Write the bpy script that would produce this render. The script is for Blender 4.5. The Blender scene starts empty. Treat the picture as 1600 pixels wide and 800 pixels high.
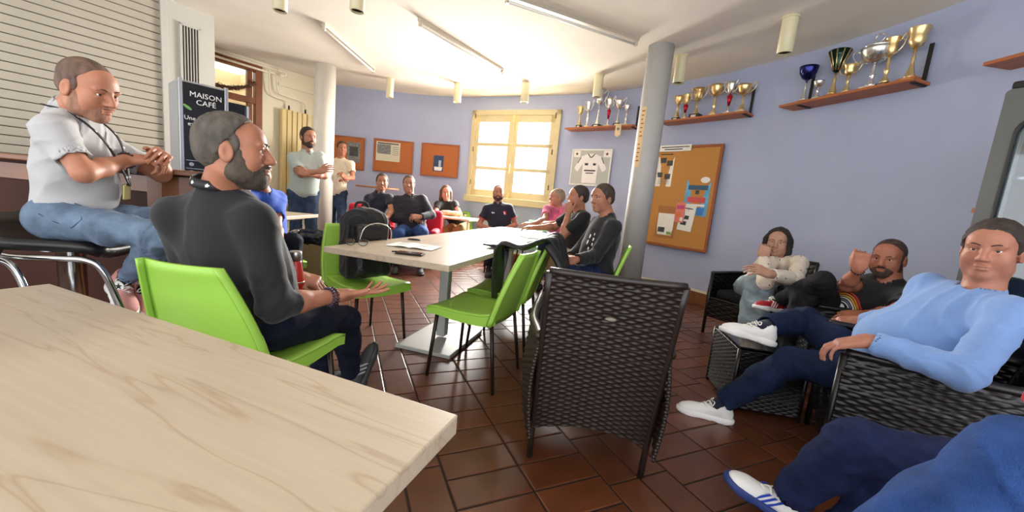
import bpy, bmesh, math, random
import numpy as np
from mathutils import Vector, Matrix
random.seed(7)
SC = bpy.context.scene
COL = SC.collection

# ------------------------------------------------------------------ camera
FPX, PITCH, ROLL, CAMH = 598.5, 0.14267, -0.09677, 1.114
_cp, _sp, _cr, _sr = math.cos(PITCH), math.sin(PITCH), math.cos(ROLL), math.sin(ROLL)
FWD = Vector((0, _cp, -_sp)); _r0 = Vector((1, 0, 0)); _d0 = Vector((0, -_sp, -_cp))
RGT = _cr*_r0 + _sr*_d0; DWN = -_sr*_r0 + _cr*_d0
cam = bpy.data.objects.new('camera', bpy.data.cameras.new('camera'))
COL.objects.link(cam)
cm = Matrix.Identity(4)
for i in range(3):
    cm[i][0] = RGT[i]; cm[i][1] = -DWN[i]; cm[i][2] = -FWD[i]
cm[2][3] = CAMH
cam.matrix_world = cm
cam.data.sensor_width = 36.0; cam.data.lens = FPX/1600*36; cam.data.clip_start = 0.02
SC.camera = cam

# ------------------------------------------------------------------ world, daylight, exposure
wd = bpy.data.worlds.new('daylight'); SC.world = wd; wd.use_nodes = True
bg = wd.node_tree.nodes['Background']
bg.inputs[0].default_value = (0.93, 0.96, 1.0, 1); bg.inputs[1].default_value = 1.15
def area(name, loc, target, sx, sy, power, col=(1, 1, 1)):
    l = bpy.data.lights.new(name, 'AREA'); l.shape = 'RECTANGLE'; l.size = sx; l.size_y = sy
    l.energy = power; l.color = col
    o = bpy.data.objects.new(name, l); COL.objects.link(o)
    o.location = loc
    o.rotation_euler = (Vector(target)-Vector(loc)).to_track_quat('-Z', 'Y').to_euler()
    return o
# daylight of the window in the curved wall
area('window_daylight', (0.10, 7.71, 2.25), (-0.22, 6.99, 1.83), 2.3, 2.1, 820, (1.0, 0.97, 0.92))
SC.view_settings.view_transform = 'Standard'; SC.view_settings.look = 'None'
SC.view_settings.exposure = 1.55; SC.view_settings.gamma = 1.0
SC.view_settings.use_curve_mapping = False

# ------------------------------------------------------------------ photo measurement helpers
def ray(px, py):
    return RGT*((px-800)/FPX) + DWN*((py-400)/FPX) + FWD
def at(px, py, z):
    v = ray(px, py); t = (z-CAMH)/v.z
    return Vector((v.x*t, v.y*t, z))
def atY(px, py, Y):
    v = ray(px, py); t = Y/v.y
    return Vector((v.x*t, Y, CAMH+v.z*t))
def proj(p):
    q = Vector(p)-Vector((0, 0, CAMH)); z = q.dot(FWD)
    return 800+FPX*q.dot(RGT)/z, 400+FPX*q.dot(DWN)/z, z
def along(prev, px, py, L, s=1):
    """point on the sight line of a pixel that lies L metres from prev (s=+1 farther, -1 nearer)"""
    o = Vector((0, 0, CAMH)); v = ray(px, py).normalized(); q = prev-o
    t0 = q.dot(v); d2 = q.length_squared-t0*t0
    if d2 >= L*L:
        c = o+v*t0
        return prev+(c-prev).normalized()*L
    return o+v*(t0+s*math.sqrt(L*L-d2))

# ------------------------------------------------------------------ materials
def lin(c):
    return tuple(((x/255)/12.92 if x/255 <= .04045 else ((x/255+.055)/1.055)**2.4) for x in c)
MATS = {}
def mat(name, rgb, rough=.5, metal=0, var=0, scale=12, bump=0, bscale=80, spec=.5, sheen=0, rnd=0, rgb2=None, kind='noise', stretch=(1, 1, 1), trans=0, coat=0):
    if name in MATS: return MATS[name]
    m = bpy.data.materials.new(name); m.use_nodes = True
    nt = m.node_tree; N = nt.nodes; L = nt.links; b = N['Principled BSDF']
    c = lin(rgb); b.inputs['Base Color'].default_value = (*c, 1)
    b.inputs['Roughness'].default_value = rough; b.inputs['Metallic'].default_value = metal
    b.inputs['Specular IOR Level'].default_value = spec
    if sheen: b.inputs['Sheen Weight'].default_value = sheen
    if coat: b.inputs['Coat Weight'].default_value = coat
    if trans: b.inputs['Transmission Weight'].default_value = trans
    tc = N.new('ShaderNodeTexCoord'); mp = N.new('ShaderNodeMapping'); mp.inputs['Scale'].default_value = stretch
    L.new(tc.outputs['Object'], mp.inputs[0])
    src = None
    if var or rgb2:
        if kind == 'wave':
            t = N.new('ShaderNodeTexWave'); t.inputs['Scale'].default_value = scale; t.inputs['Distortion'].default_value = 6
            t.inputs['Detail'].default_value = 3; t.inputs['Detail Scale'].default_value = 1.5; fac = t.outputs['Fac']
        else:
            t = N.new('ShaderNodeTexNoise'); t.inputs['Scale'].default_value = scale; t.inputs['Detail'].default_value = 6
            fac = t.outputs['Fac']
        L.new(mp.outputs[0], t.inputs['Vector'])
        rp = N.new('ShaderNodeValToRGB'); L.new(fac, rp.inputs[0])
        c2 = lin(rgb2) if rgb2 else tuple(x*(1-var) for x in c); c1 = c if rgb2 else tuple(min(1, x*(1+var*.6)) for x in c)
        rp.color_ramp.elements[0].position = .32; rp.color_ramp.elements[1].position = .68
        rp.color_ramp.elements[0].color = (*c2, 1); rp.color_ramp.elements[1].color = (*c1, 1)
        src = rp.outputs[0]
    if rnd:
        oi = N.new('ShaderNodeObjectInfo'); hs = N.new('ShaderNodeHueSaturation')
        mr = N.new('ShaderNodeMapRange'); mr.inputs[3].default_value = 1-rnd; mr.inputs[4].default_value = 1+rnd
        L.new(oi.outputs['Random'], mr.inputs[0]); L.new(mr.outputs[0], hs.inputs['Value'])
        if src: L.new(src, hs.inputs['Color'])
        else: hs.inputs['Color'].default_value = (*c, 1)
        src = hs.outputs[0]
    if src: L.new(src, b.inputs['Base Color'])
    if bump:
        t2 = N.new('ShaderNodeTexNoise'); t2.inputs['Scale'].default_value = bscale; t2.inputs['Detail'].default_value = 4
        L.new(mp.outputs[0], t2.inputs['Vector'])
        bp = N.new('ShaderNodeBump'); bp.inputs['Strength'].default_value = bump; bp.inputs['Distance'].default_value = .01
        L.new(t2.outputs['Fac'], bp.inputs['Height']); L.new(bp.outputs[0], b.inputs['Normal'])
    MATS[name] = m
    return m
def glass(name, tint=(255, 255, 255), refl=.08):
    if name in MATS: return MATS[name]
    m = bpy.data.materials.new(name); m.use_nodes = True; nt = m.node_tree; N = nt.nodes; L = nt.links
    N.remove(N['Principled BSDF']); t = N.new('ShaderNodeBsdfTransparent'); t.inputs[0].default_value = (*lin(tint), 1)
    g = N.new('ShaderNodeBsdfGlossy'); g.inputs['Roughness'].default_value = .03
    mx = N.new('ShaderNodeMixShader'); mx.inputs[0].default_value = refl
    L.new(t.outputs[0], mx.inputs[1]); L.new(g.outputs[0], mx.inputs[2]); L.new(mx.outputs[0], N['Material Output'].inputs[0])
    MATS[name] = m
    return m

# ------------------------------------------------------------------ object helpers
def empty(name, loc=(0, 0, 0), rz=0):
    o = bpy.data.objects.new(name, None); COL.objects.link(o); o.empty_display_size = .1
    o.location = loc; o.rotation_euler = (0, 0, rz)
    return o
def tag(o, label=None, cat=None, group=None, kind=None):
    if label: o['label'] = label
    if cat: o['category'] = cat
    if group: o['group'] = group
    if kind: o['kind'] = kind
    return o
def link(name, me, m=None, parent=None, smooth=False, bevel=0, M=None):
    if m is not None and len(me.materials) == 0: me.materials.append(m)
    if smooth: me.polygons.foreach_set('use_smooth', [True]*len(me.polygons))
    o = bpy.data.objects.new(name, me); COL.objects.link(o)
    if parent is not None: o.parent = parent
    if M is not None: o.matrix_basis = M
    if bevel:
        b = o.modifiers.new('bevel', 'BEVEL'); b.width = bevel; b.segments = 2; b.limit_method = 'ANGLE'
    return o
def copy_tree(o, parent=None):
    c = o.copy(); COL.objects.link(c); c.parent = parent
    for ch in list(o.children): copy_tree(ch, c)
    return c
def frame(o, x, y, z):
    """matrix with given origin and axes"""
    m = Matrix.Identity(4)
    for i in range(3): m[i][0] = x[i]; m[i][1] = y[i]; m[i][2] = z[i]; m[i][3] = o[i]
    return m
def basis(fwd, up=(0, 0, 1)):
    y = Vector(fwd).normalized(); x = y.cross(Vector(up)).normalized(); z = x.cross(y)
    return x, y, z
class MB:
    def __init__(s): s.v = []; s.f = []
    def add(s, vs, fs, M=None):
        o = len(s.v)
        s.v += [tuple(M @ Vector(p)) if M is not None else tuple(p) for p in vs]
        s.f += [tuple(i+o for i in f) for f in fs]
        return s
    def box(s, c, d, M=None, rz=0):
        cx, cy, cz = c; x, y, z = d[0]/2, d[1]/2, d[2]/2
        ca, sa = math.cos(rz), math.sin(rz)
        vs = [(cx+a*x*ca-b*y*sa, cy+a*x*sa+b*y*ca, cz+e*z) for e in (-1, 1) for b in (-1, 1) for a in (-1, 1)]
        return s.add(vs, [(0, 2, 3, 1), (4, 5, 7, 6), (0, 1, 5, 4), (2, 6, 7, 3), (0, 4, 6, 2), (1, 3, 7, 5)], M)
    def lathe(s, prof, n=24, M=None, cap=True):
        vs = []; fs = []
        for r, z in prof:
            for i in range(n):
                a = 2*math.pi*i/n; vs.append((r*math.cos(a), r*math.sin(a), z))
        for k in range(len(prof)-1):
            for i in range(n):
                j = (i+1) % n; fs.append((k*n+i, k*n+j, k*n+n+j, k*n+n+i))
        if cap:
            fs.append(tuple(range(n-1, -1, -1))); q = (len(prof)-1)*n; fs.append(tuple(q+i for i in range(n)))
        return s.add(vs, fs, M)
    def tube(s, pts, r, n=10, closed=False, M=None, flat=1.0, cap=True):
        P = [Vector(p) for p in pts]; m = len(P); R = r if isinstance(r, (list, tuple)) else [r]*m
        T = []
        for i in range(m):
            a = P[(i-1) % m] if (i > 0 or closed) else P[i]; b = P[(i+1) % m] if (i < m-1 or closed) else P[i]
            T.append((b-a).normalized())
        up = Vector((0, 0, 1)) if abs(T[0].z) < .9 else Vector((1, 0, 0))
        u = T[0].cross(up).normalized(); vs = []; fs = []
        for i in range(m):
            u = (u-T[i]*u.dot(T[i])).normalized(); w = T[i].cross(u)
            for k in range(n):
                a = 2*math.pi*k/n; vs.append(tuple(P[i]+u*(R[i]*math.cos(a))+w*(R[i]*flat*math.sin(a))))
        for i in range(m if closed else m-1):
            j = (i+1) % m
            for k in range(n):
                l = (k+1) % n; fs.append((i*n+k, i*n+l, j*n+l, j*n+k))
        if not closed and cap:
            fs.append(tuple(range(n-1, -1, -1))); fs.append(tuple((m-1)*n+i for i in range(n)))
        return s.add(vs, fs, M)
    def prism(s, poly, z0, z1, M=None):
        n = len(poly)
        vs = [(x, y, z0) for x, y in poly]+[(x, y, z1) for x, y in poly]
        fs = [tuple(range(n-1, -1, -1)), tuple(range(n, 2*n))]+[(i, (i+1) % n, n+(i+1) % n, n+i) for i in range(n)]
        return s.add(vs, fs, M)
    def grid(s, fn, nu, nv, thick=0, M=None):
        """surface fn(u,v) -> point; with thick it is closed into a slab along -normal"""
        P = [[Vector(fn(i/nu, j/nv)) for i in range(nu+1)] for j in range(nv+1)]
        idx = lambda i, j: j*(nu+1)+i
        vs = [tuple(P[j][i]) for j in range(nv+1) for i in range(nu+1)]
        fs = [(idx(i, j), idx(i+1, j), idx(i+1, j+1), idx(i, j+1)) for j in range(nv) for i in range(nu)]
        if thick:
            o = len(vs)
            for j in range(nv+1):
                for i in range(nu+1):
                    du = P[j][min(i+1, nu)]-P[j][max(i-1, 0)]; dv = P[min(j+1, nv)][i]-P[max(j-1, 0)][i]
                    nn = du.cross(dv).normalized(); vs.append(tuple(P[j][i]-nn*thick))
            fs += [(o+idx(i, j), o+idx(i, j+1), o+idx(i+1, j+1), o+idx(i+1, j)) for j in range(nv) for i in range(nu)]
            for i in range(nu):
                fs.append((idx(i+1, 0), idx(i, 0), o+idx(i, 0), o+idx(i+1, 0))); fs.append((idx(i, nv), idx(i+1, nv), o+idx(i+1, nv), o+idx(i, nv)))
            for j in range(nv):
                fs.append((idx(0, j), idx(0, j+1), o+idx(0, j+1), o+idx(0, j))); fs.append((idx(nu, j+1), idx(nu, j), o+idx(nu, j), o+idx(nu, j+1)))
        return s.add(vs, fs, M)
    def mesh(s, name):
        me = bpy.data.meshes.new(name); me.from_pydata(s.v, [], s.f); me.update(); return me
    def build(s, name, m, parent=None, smooth=False, bevel=0, M=None):
        return link(name, s.mesh(name), m, parent, smooth, bevel, M)
def smooth_path(pts, n=8, closed=False):
    P = [Vector(p) for p in pts]; out = []; m = len(P)
    for i in range(m if closed else m-1):
        p0, p1, p2, p3 = (P[(i-1) % m] if (i > 0 or closed) else P[0]*2-P[1]), P[i], P[(i+1) % m], (P[(i+2) % m] if (i+2 < m or closed) else P[-1]*2-P[-2])
        for k in range(n):
            t = k/n
            out.append(.5*((2*p1)+(p2-p0)*t+(2*p0-5*p1+4*p2-p3)*t*t+(3*p1-p0-3*p2+p3)*t*t*t))
    if not closed: out.append(P[-1])
    return out
def text(name, body, size, M, m, parent=None, align='CENTER', ext=.0006, shear=0):
    cu = bpy.data.curves.new(name, 'FONT'); cu.body = body; cu.size = size; cu.align_x = align; cu.align_y = 'CENTER'
    cu.extrude = ext; cu.shear = shear; cu.resolution_u = 2
    t = bpy.data.objects.new(name, cu); COL.objects.link(t)
    dg = bpy.context.evaluated_depsgraph_get()
    me = bpy.data.meshes.new_from_object(t.evaluated_get(dg)); bpy.data.objects.remove(t)
    me.materials.clear()
    return link(name, me, m, parent, M=M)

# ------------------------------------------------------------------ implicit surfaces (sparse surface nets)
def V3(p): return np.array(p, np.float32)
class SDF:
    def __init__(s): s.p = []; s.disp = None; s.amp = 0
    def cone(s, a, b, r1, r2, k=.02, cut=None, sub=False):
        a, b = V3(a), V3(b); ba = b-a; L2 = float(ba@ba)+1e-9
        def f(p):
            pa = p-a; t = np.clip(pa@ba/L2, 0, 1)
            d = np.sqrt(((pa-t[:, None]*ba)**2).sum(1))-(r1+(r2-r1)*t)
            return s._cut(d, p, cut)
        s.p.append((f, (a+b)/2, math.sqrt(L2)/2+max(r1, r2), k, sub)); return s
    def ell(s, c, r, R=None, k=.02, cut=None, sub=False):
        """ellipsoid; R = 3x3 with local axes as columns"""
        c, r = V3(c), V3(r); R = np.eye(3, dtype=np.float32) if R is None else np.array(R, np.float32)
        def f(p):
            q = (p-c)@R; k0 = np.sqrt(((q/r)**2).sum(1))+1e-9; k1 = np.sqrt(((q/(r*r))**2).sum(1))+1e-9
            return s._cut(k0*(k0-1)/k1, p, cut)
        s.p.append((f, c, float(r.max()), k, sub)); return s
    def box(s, c, hs, rad, R=None, k=.02, cut=None, sub=False):
        c, hs = V3(c), V3(hs)-rad; R = np.eye(3, dtype=np.float32) if R is None else np.array(R, np.float32)
        def f(p):
            q = np.abs((p-c)@R)-hs
            return s._cut(np.sqrt((np.maximum(q, 0)**2).sum(1))+np.minimum(q.max(1), 0)-rad, p, cut)
        s.p.append((f, c, float(np.sqrt(((hs+rad)**2).sum())), k, sub)); return s
    def _cut(s, d, p, cut):
        if cut:
            for c, n in cut: d = np.maximum(d, (p-V3(c))@V3(n))
        return d
    def ev(s, p, prims):
        d = None
        for f, c, R, k, sub in prims:
            e = f(p)
            if d is None:
                d = e if not sub else np.full(len(p), 1., np.float32)
            elif sub:
                if k > 0:
                    h = np.maximum(k-np.abs(d+e), 0)/k; d = np.maximum(d, -e)+h*h*k/4
                else: d = np.maximum(d, -e)
            elif k > 0:
                h = np.maximum(k-np.abs(d-e), 0)/k; d = np.minimum(d, e)-h*h*k/4
            else: d = np.minimum(d, e)
        if s.disp is not None: d = d+s.disp(p)
        return d
    def mesh(s, name, h, B=10):
        adds = [q for q in s.p if not q[4]]
        lo = np.min([q[1]-q[2] for q in adds], 0)-.03; hi = np.max([q[1]+q[2] for q in adds], 0)+.03
        W = B*h; n = np.ceil((hi-lo)/W).astype(int)
        I = np.stack(np.meshgrid(*[np.arange(x) for x in n], indexing='ij'), -1).reshape(-1, 3)
        cen = (lo+(I+.5)*W).astype(np.float32); hd = W*.87
        C = np.array([q[1] for q in s.p]); RR = np.array([q[2] for q in s.p])
        near = np.sqrt(((cen[:, None]-C[None])**2).sum(2))-RR[None]   # lower bound of distance
        g = np.arange(B+1); lat = np.stack(np.meshgrid(g, g, g, indexing='ij'), -1).reshape(-1, 3)
        off = np.array([(i, j, k) for i in (0, 1) for j in (0, 1) for k in (0, 1)])
        E = [(a, b) for a in range(8) for b in range(a+1, 8) if abs(off[a]-off[b]).sum() == 1]
        cells = []; pos = []; edges = [[], [], []]
        isadd = np.array([not q[4] for q in s.p])
        sel = np.nonzero((near[:, isadd] < hd+.05).any(1))[0]
        dcs = np.full(len(I), 9., np.float32)
        if len(sel): dcs[sel] = s.ev(cen[sel], s.p)
        for b in np.nonzero(np.abs(dcs) < hd*1.5+s.amp+.02)[0]:
            act = near[b] < hd+.09
            prims = [s.p[i] for i in np.nonzero(act)[0]]
            base = I[b]*B
            P = (lo+(base+lat)*h).astype(np.float32)
            v = s.ev(P, prims).reshape(B+1, B+1, B+1); sg = v < 0
            if sg.all() or not sg.any(): continue
            cs = np.zeros((B, B, B), int)
            for o in off: cs += sg[o[0]:B+o[0], o[1]:B+o[1], o[2]:B+o[2]]
            ci = np.argwhere((cs > 0) & (cs < 8))
            cv = np.stack([v[ci[:, 0]+o[0], ci[:, 1]+o[1], ci[:, 2]+o[2]] for o in off], 1)
            cells.append(ci+base); pos.append(cv)
            for ax in range(3):
                sl0 = [slice(0, B)]*3; sl1 = [slice(0, B)]*3; sl1[ax] = slice(1, B+1)
                s0, s1 = sg[tuple(sl0)], sg[tuple(sl1)]
                e = np.argwhere(s0 != s1)
                if len(e): edges[ax].append(np.concatenate([e+base, s0[tuple(e.T)][:, None].astype(int)], 1))
        cells = np.concatenate(cells); cv = np.concatenate(pos)
        acc = np.zeros((len(cells), 3)); cnt = np.zeros(len(cells))
        for a, c in E:
            va, vc = cv[:, a], cv[:, c]; m = (va < 0) != (vc < 0)
            t = np.where(m, va/np.where(m, va-vc, 1), 0)
            acc += m[:, None]*(off[a]+t[:, None]*(off[c]-off[a])); cnt += m
        pos = lo+(cells+acc/cnt[:, None])*h; cells = cells+1
        N = n*B+4
        key = lambda c: (c[:, 0]*N[1]+c[:, 1])*N[2]+c[:, 2]
        kk = key(cells); kk, ui = np.unique(kk, return_index=True); pos = pos[ui]
        quads = []
        for ax in range(3):
            if not edges[ax]: continue
            e = np.concatenate(edges[ax]); c = e[:, :3]+1; a1, a2 = (ax+1) % 3, (ax+2) % 3
            qs = []; ok = np.ones(len(c), bool)
            for da, db in ((-1, -1), (0, -1), (0, 0), (-1, 0)):
                cc = c.copy(); cc[:, a1] += da; cc[:, a2] += db
                k = key(cc); ix = np.searchsorted(kk, k); ix = np.minimum(ix, len(kk)-1); ok &= kk[ix] == k; qs.append(ix)
            q = np.stack(qs, 1); fl = e[:, 3] == 0; q[fl] = q[fl][:, ::-1]
            quads.append(q[ok])
        q = np.concatenate(quads)
        return np_mesh(name, pos, q)
def np_mesh(name, v, q):
    me = bpy.data.meshes.new(name)
    me.vertices.add(len(v)); me.vertices.foreach_set('co', np.asarray(v, np.float32).ravel())
    me.loops.add(q.size); me.loops.foreach_set('vertex_index', q.ravel().astype(np.int32))
    me.polygons.add(len(q)); me.polygons.foreach_set('loop_start', np.arange(0, q.size, 4, dtype=np.int32))
    me.polygons.foreach_set('loop_total', np.full(len(q), 4, np.int32))
    me.polygons.foreach_set('use_smooth', np.ones(len(q), bool))
    me.update(calc_edges=True); me.validate()
    return me
def mesh_arrays(me):
    v = np.empty(len(me.vertices)*3, np.float32); me.vertices.foreach_get('co', v)
    q = np.empty(len(me.loops), np.int32); me.loops.foreach_get('vertex_index', q)
    return v.reshape(-1, 3), q.reshape(-1, 4)
def join_meshes(name, mes):
    vs = []; qs = []; o = 0
    for me in mes:
        v, q = mesh_arrays(me); vs.append(v); qs.append(q+o); o += len(v); bpy.data.meshes.remove(me)
    return np_mesh(name, np.concatenate(vs), np.concatenate(qs))
def folds(a=.004, seed=0, w=9.):
    rs = np.random.RandomState(seed); D = rs.normal(size=(5, 3)); D /= np.linalg.norm(D, axis=1)[:, None]; ph = rs.uniform(0, 6.3, 5); D = D.astype(np.float32)
    def f(p):
        x = np.sin(p@D[0]*w*1.1+ph[0])*1.5+np.sin(p@D[1]*w*1.9+ph[1])*.8
        y = np.sin(p@D[2]*w*1.5+ph[2])*1.4
        r1 = 1-np.abs(np.sin(p@D[3]*w*2.3+x+y)); r2 = 1-np.abs(np.sin(p@D[4]*w*3.6+1.6*x-y))
        m = .5+.5*np.sin(p@D[1]*w*.9+ph[3]+x)
        return -a*(r1*r1*1.5*m+r2*r2*.9*(1-.6*m)-.45)
    return f

# ================================================================== the room
CEIL = 2.94
m_ceil = mat('ceiling_plaster', (238, 230, 216), .9, var=.05, scale=1.5, bump=.25, bscale=7)
m_blue = mat('blue_wall_paint', (172, 180, 206), .75, var=.04, scale=2, bump=.15, bscale=120)
m_cream = mat('cream_wall_paint', (226, 217, 192), .8, var=.05, scale=2, bump=.12, bscale=60)
m_white = mat('white_wall_paint', (190, 186, 176), .75, var=.03, scale=2, bump=.08, bscale=60)
m_grout = mat('dark_grout', (40, 26, 18), .7, var=.2, scale=30)
m_tile = mat('terracotta_tile', (98, 54, 31), .33, var=.2, scale=7, bump=.06, bscale=14, rnd=.2, spec=.7)
m_skirt = mat('skirting_tile', (122, 78, 44), .35, var=.15, scale=8)
m_strip = mat('cream_strip', (220, 212, 188), .6)

A_W, B_W = Vector((-.94, 7.432)), Vector((.585, 6.752))
WL = [(-3.67, 7.53), (-2.9, 7.60), (-2.11, 7.63), (-1.5, 7.57), tuple(A_W)]
WR = [tuple(B_W), (1.0, 6.51), (1.41, 6.19), (1.75, 5.87), (2.12, 5.49), (2.40, 5.16), (2.62, 4.80), (2.80, 4.46), (2.95, 4.15), (3.07, 3.83), (3.17, 3.50), (3.24, 3.2), (3.32, 2.6), (3.38, 1.6), (3.35, .4), (3.25, -1.2)]
sp2 = lambda pts, n: [(p.x, p.y) for p in smooth_path([(x, y, 0) for x, y in pts], n)]
PL, PR = sp2(WL, 6), sp2(WR, 5)
LW0 = Vector((-3.67, 7.53)); LWU = Vector((-.56, -.83)).normalized()
LWN = Vector((-LWU.y, LWU.x)) * -1   # towards the room
if LWN.x < 0: LWN = -LWN
def strip(mb, pts, z0, z1, out=0.0):
    """vertical wall strip along a plan polyline, offset out towards the room"""
    n = len(pts); o = []
    for i in range(n):
        a = Vector(pts[max(i-1, 0)]); b = Vector(pts[min(i+1, n-1)]); t = (b-a).normalized(); nn = Vector((t.y, -t.x))
        o.append(Vector(pts[i])+nn*out)
    vs = [(p.x, p.y, z0) for p in o]+[(p.x, p.y, z1) for p in o]
    mb.add(vs, [(i, i+1, n+i+1, n+i) for i in range(n-1)])
    return o
def slab(pts, z0, z1, out0, out1):
    mb = MB(); n = len(pts); q = []
    for i in range(n):
        a = Vector(pts[max(i-1, 0)]); b = Vector(pts[min(i+1, n-1)]); t = (b-a).normalized(); nn = Vector((t.y, -t.x))
        for out, z in ((out1, z0), (out1, z1), (out0, z1), (out0, z0)):
            p = Vector(pts[i])+nn*out; q.append((p.x, p.y, z))
    fs = []
    for i in range(n-1):
        for k in range(4):
            l = (k+1) % 4; fs.append((4*i+k, 4*i+l, 4*i+4+l, 4*i+4+k))
    fs += [(0, 1, 2, 3), (4*n-1, 4*n-2, 4*n-3, 4*n-4)]
    return mb.add(q, fs)
WZ0, WZ1 = 1.10, 2.66
wb = MB()
for pts, z0, z1 in ((PL, 0, CEIL), (PR, 0, CEIL), ([tuple(A_W), tuple(B_W)], 0, WZ0), ([tuple(A_W), tuple(B_W)], WZ1, CEIL)):
    s = slab(pts, z0, z1, -.22, 0); wb.add(s.v, s.f)
tag(wb.build('wall_back', m_blue), kind='structure')
full = PL+PR
tag(slab(full, 0, .155, 0, .018).build('baseboard_back', m_skirt), kind='structure')
tag(slab(full, .155, .185, 0, .012).build('trim_1', m_strip), kind='structure')
cb = MB()
outl = [(x, y) for x, y in full]
poly = outl+[(3.2, -1.6), (-6.6, -1.6), (-6.9, 4.2), (-5.2, 6.4)]
cb.prism(poly[::-1], CEIL, CEIL+.15)
tag(cb.build('ceiling', m_ceil), kind='structure')
fb = MB(); fb.prism([(4, -1.6), (4, 8.2), (-7, 8.2), (-7, -1.6)], -.12, -.004)
floor = tag(fb.build('floor', m_grout), kind='structure')
# floor tiles: two columns of tiles laid across, two narrow columns laid along, and so on
TA = Vector((.41, -.912)).normalized(); TU = Vector((-TA.y, TA.x))    # along the columns / across them
def tile_mesh(name, a, b):
    mb = MB(); t = .004; x, y = a/2, b/2
    vs = [(-x, -y, -.006), (x, -y, -.006), (x, y, -.006), (-x, y, -.006), (-x, -y, -t*.4), (x, -y, -t*.4), (x, y, -t*.4), (-x, y, -t*.4)]
    e = .004
    vs += [(-x+e, -y+e, 0), (x-e, -y+e, 0), (x-e, y-e, 0), (-x+e, y-e, 0)]
    fs = [(i, (i+1) % 4, 4+(i+1) % 4, 4+i) for i in range(4)]+[(4+i, 4+(i+1) % 4, 8+(i+1) % 4, 8+i) for i in range(4)]+[(8, 9, 10, 11)]
    mb.add(vs, fs); me = mb.mesh(name); me.materials.append(m_tile); return me, vs, fs
GAP = .009
t_wide, vw, fw = tile_mesh('tile_across', .314-GAP, .154-GAP)
t_nar, vn, fn_ = tile_mesh('tile_along', .157-GAP, .308-GAP)
ang = math.atan2(TU.y, TU.x)
RT = Matrix.Rotation(ang, 4, 'Z')
tiles = []
PER = 2*.314+2*.157
for c in range(-9, 8):
    for kk, (u0, w) in enumerate(((.404, .314), (.718, .314), (1.032, .157), (1.189, .157))):
        uc = u0+c*PER+w/2; wide = w > .2
        pitch = .154 if wide else .308
        v0 = -1.32 if wide else -1.105
        for r in range(-70, 60):
            vc = v0+(r+.5)*pitch
            p = TU*uc+TA*vc
            if p.y < .15 or p.y > 7.9 or p.x > 3.7 or p.x < -4.8: continue
            tiles.append((p, wide))
def tile_rank(t):
    p = t[0]; x, y, z = proj((p.x, p.y, 0))
    if z < .3 or x < 560 or x > 1620 or y > 815 or y < 420: return 99
    if x < 716 and y > 443+.321*(x-78): return 60
    return z
tiles.sort(key=tile_rank)
rest = MB()
for i, (p, wide) in enumerate(tiles):
    Mx = Matrix.Translation((p.x, p.y, 0)) @ RT
    if i < 300:
        o = bpy.data.objects.new('tile', t_wide if wide else t_nar); COL.objects.link(o); o.parent = floor; o.matrix_basis = Mx
    else:
        rest.add(vw if wide else vn, fw if wide else fn_, Mx)
tag(rest.build('tile_field', m_tile, floor), kind='stuff')

# ------------------------------------------------------------------ left wall with wood-framed glazing
def lw(s, z, out=0):
    p = LW0+LWU*s+LWN*out
    return Vector((p.x, p.y, z))
mb = MB()
def lwbox(mb, s0, s1, z0, z1, o0, o1):
    vs = [lw(s, z, o) for z in (z0, z1) for o in (o0, o1) for s in (s0, s1)]
    mb.add(vs, [(0, 2, 3, 1), (4, 5, 7, 6), (0, 1, 5, 4), (2, 6, 7, 3), (0, 4, 6, 2), (1, 3, 7, 5)])
    return mb
lwbox(mb, -.02, 1.20, 0, CEIL, -.2, 0); lwbox(mb, 1.20, 2.6, 2.86, CEIL, -.2, 0); lwbox(mb, 1.2, 2.6, 0, .2, -.2, 0)
tag(mb.build('wall_left', m_cream), kind='structure')
mb = MB(); lwbox(mb, .0, 4.2, 0, CEIL, -1.5, -1.4); lwbox(mb, .9, 1.0, 0, CEIL, -1.4, -.2); lwbox(mb, 1.75, 2.0, 0, CEIL, -1.4, -1.1)
tag(mb.build('wall_annex', mat('annex_wall', (236, 214, 170), .8, var=.05, scale=3)), kind='structure')
m_wood = mat('brown_varnished_wood', (128, 70, 36), .4, var=.3, scale=5, stretch=(1, 1, .12), bump=.05)
win2 = empty('window_2', lw(1.9, .2)); tag(win2, kind='structure')
base_i = Matrix.Translation(lw(1.9, .2)).inverted()
def lwpart(name, m, par, *a, inv=base_i):
    mb = lwbox(MB(), *a); mb.v = [tuple(inv @ Vector(v)) for v in mb.v]; return mb.build(name, m, par, bevel=.004)
fr = lwpart('jamb', m_wood, win2, 1.20, 1.30, .2, 2.86, -.08, .03)
lwpart('jamb', m_wood, win2, 2.5, 2.6, .2, 2.86, -.08, .03)
lwpart('head_rail', m_wood, win2, 1.3, 2.5, 2.76, 2.86, -.08, .03)
lwpart('transom', m_wood, win2, 1.3, 2.5, 2.26, 2.35, -.07, .025)
lwpart('rail', m_wood, win2, 1.3, 2.5, 1.0, 1.12, -.07, .025)
lwpart('mullion', m_wood, win2, 1.34, 1.41, 2.35, 2.76, -.06, .015)
lwpart('mullion', m_wood, win2, 1.34, 1.41, 1.12, 2.26, -.06, .015)
gl = glass('clear_pane', (250, 248, 240), .06)
lwpart('pane', gl, win2, 1.41, 2.5, 2.35, 2.76, -.03, -.024); lwpart('pane', gl, win2, 1.41, 2.5, 1.12, 2.26, -.03, -.024)
lwpart('panel', m_wood, win2, 1.3, 2.5, .2, 1.0, -.05, -.01)
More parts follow.
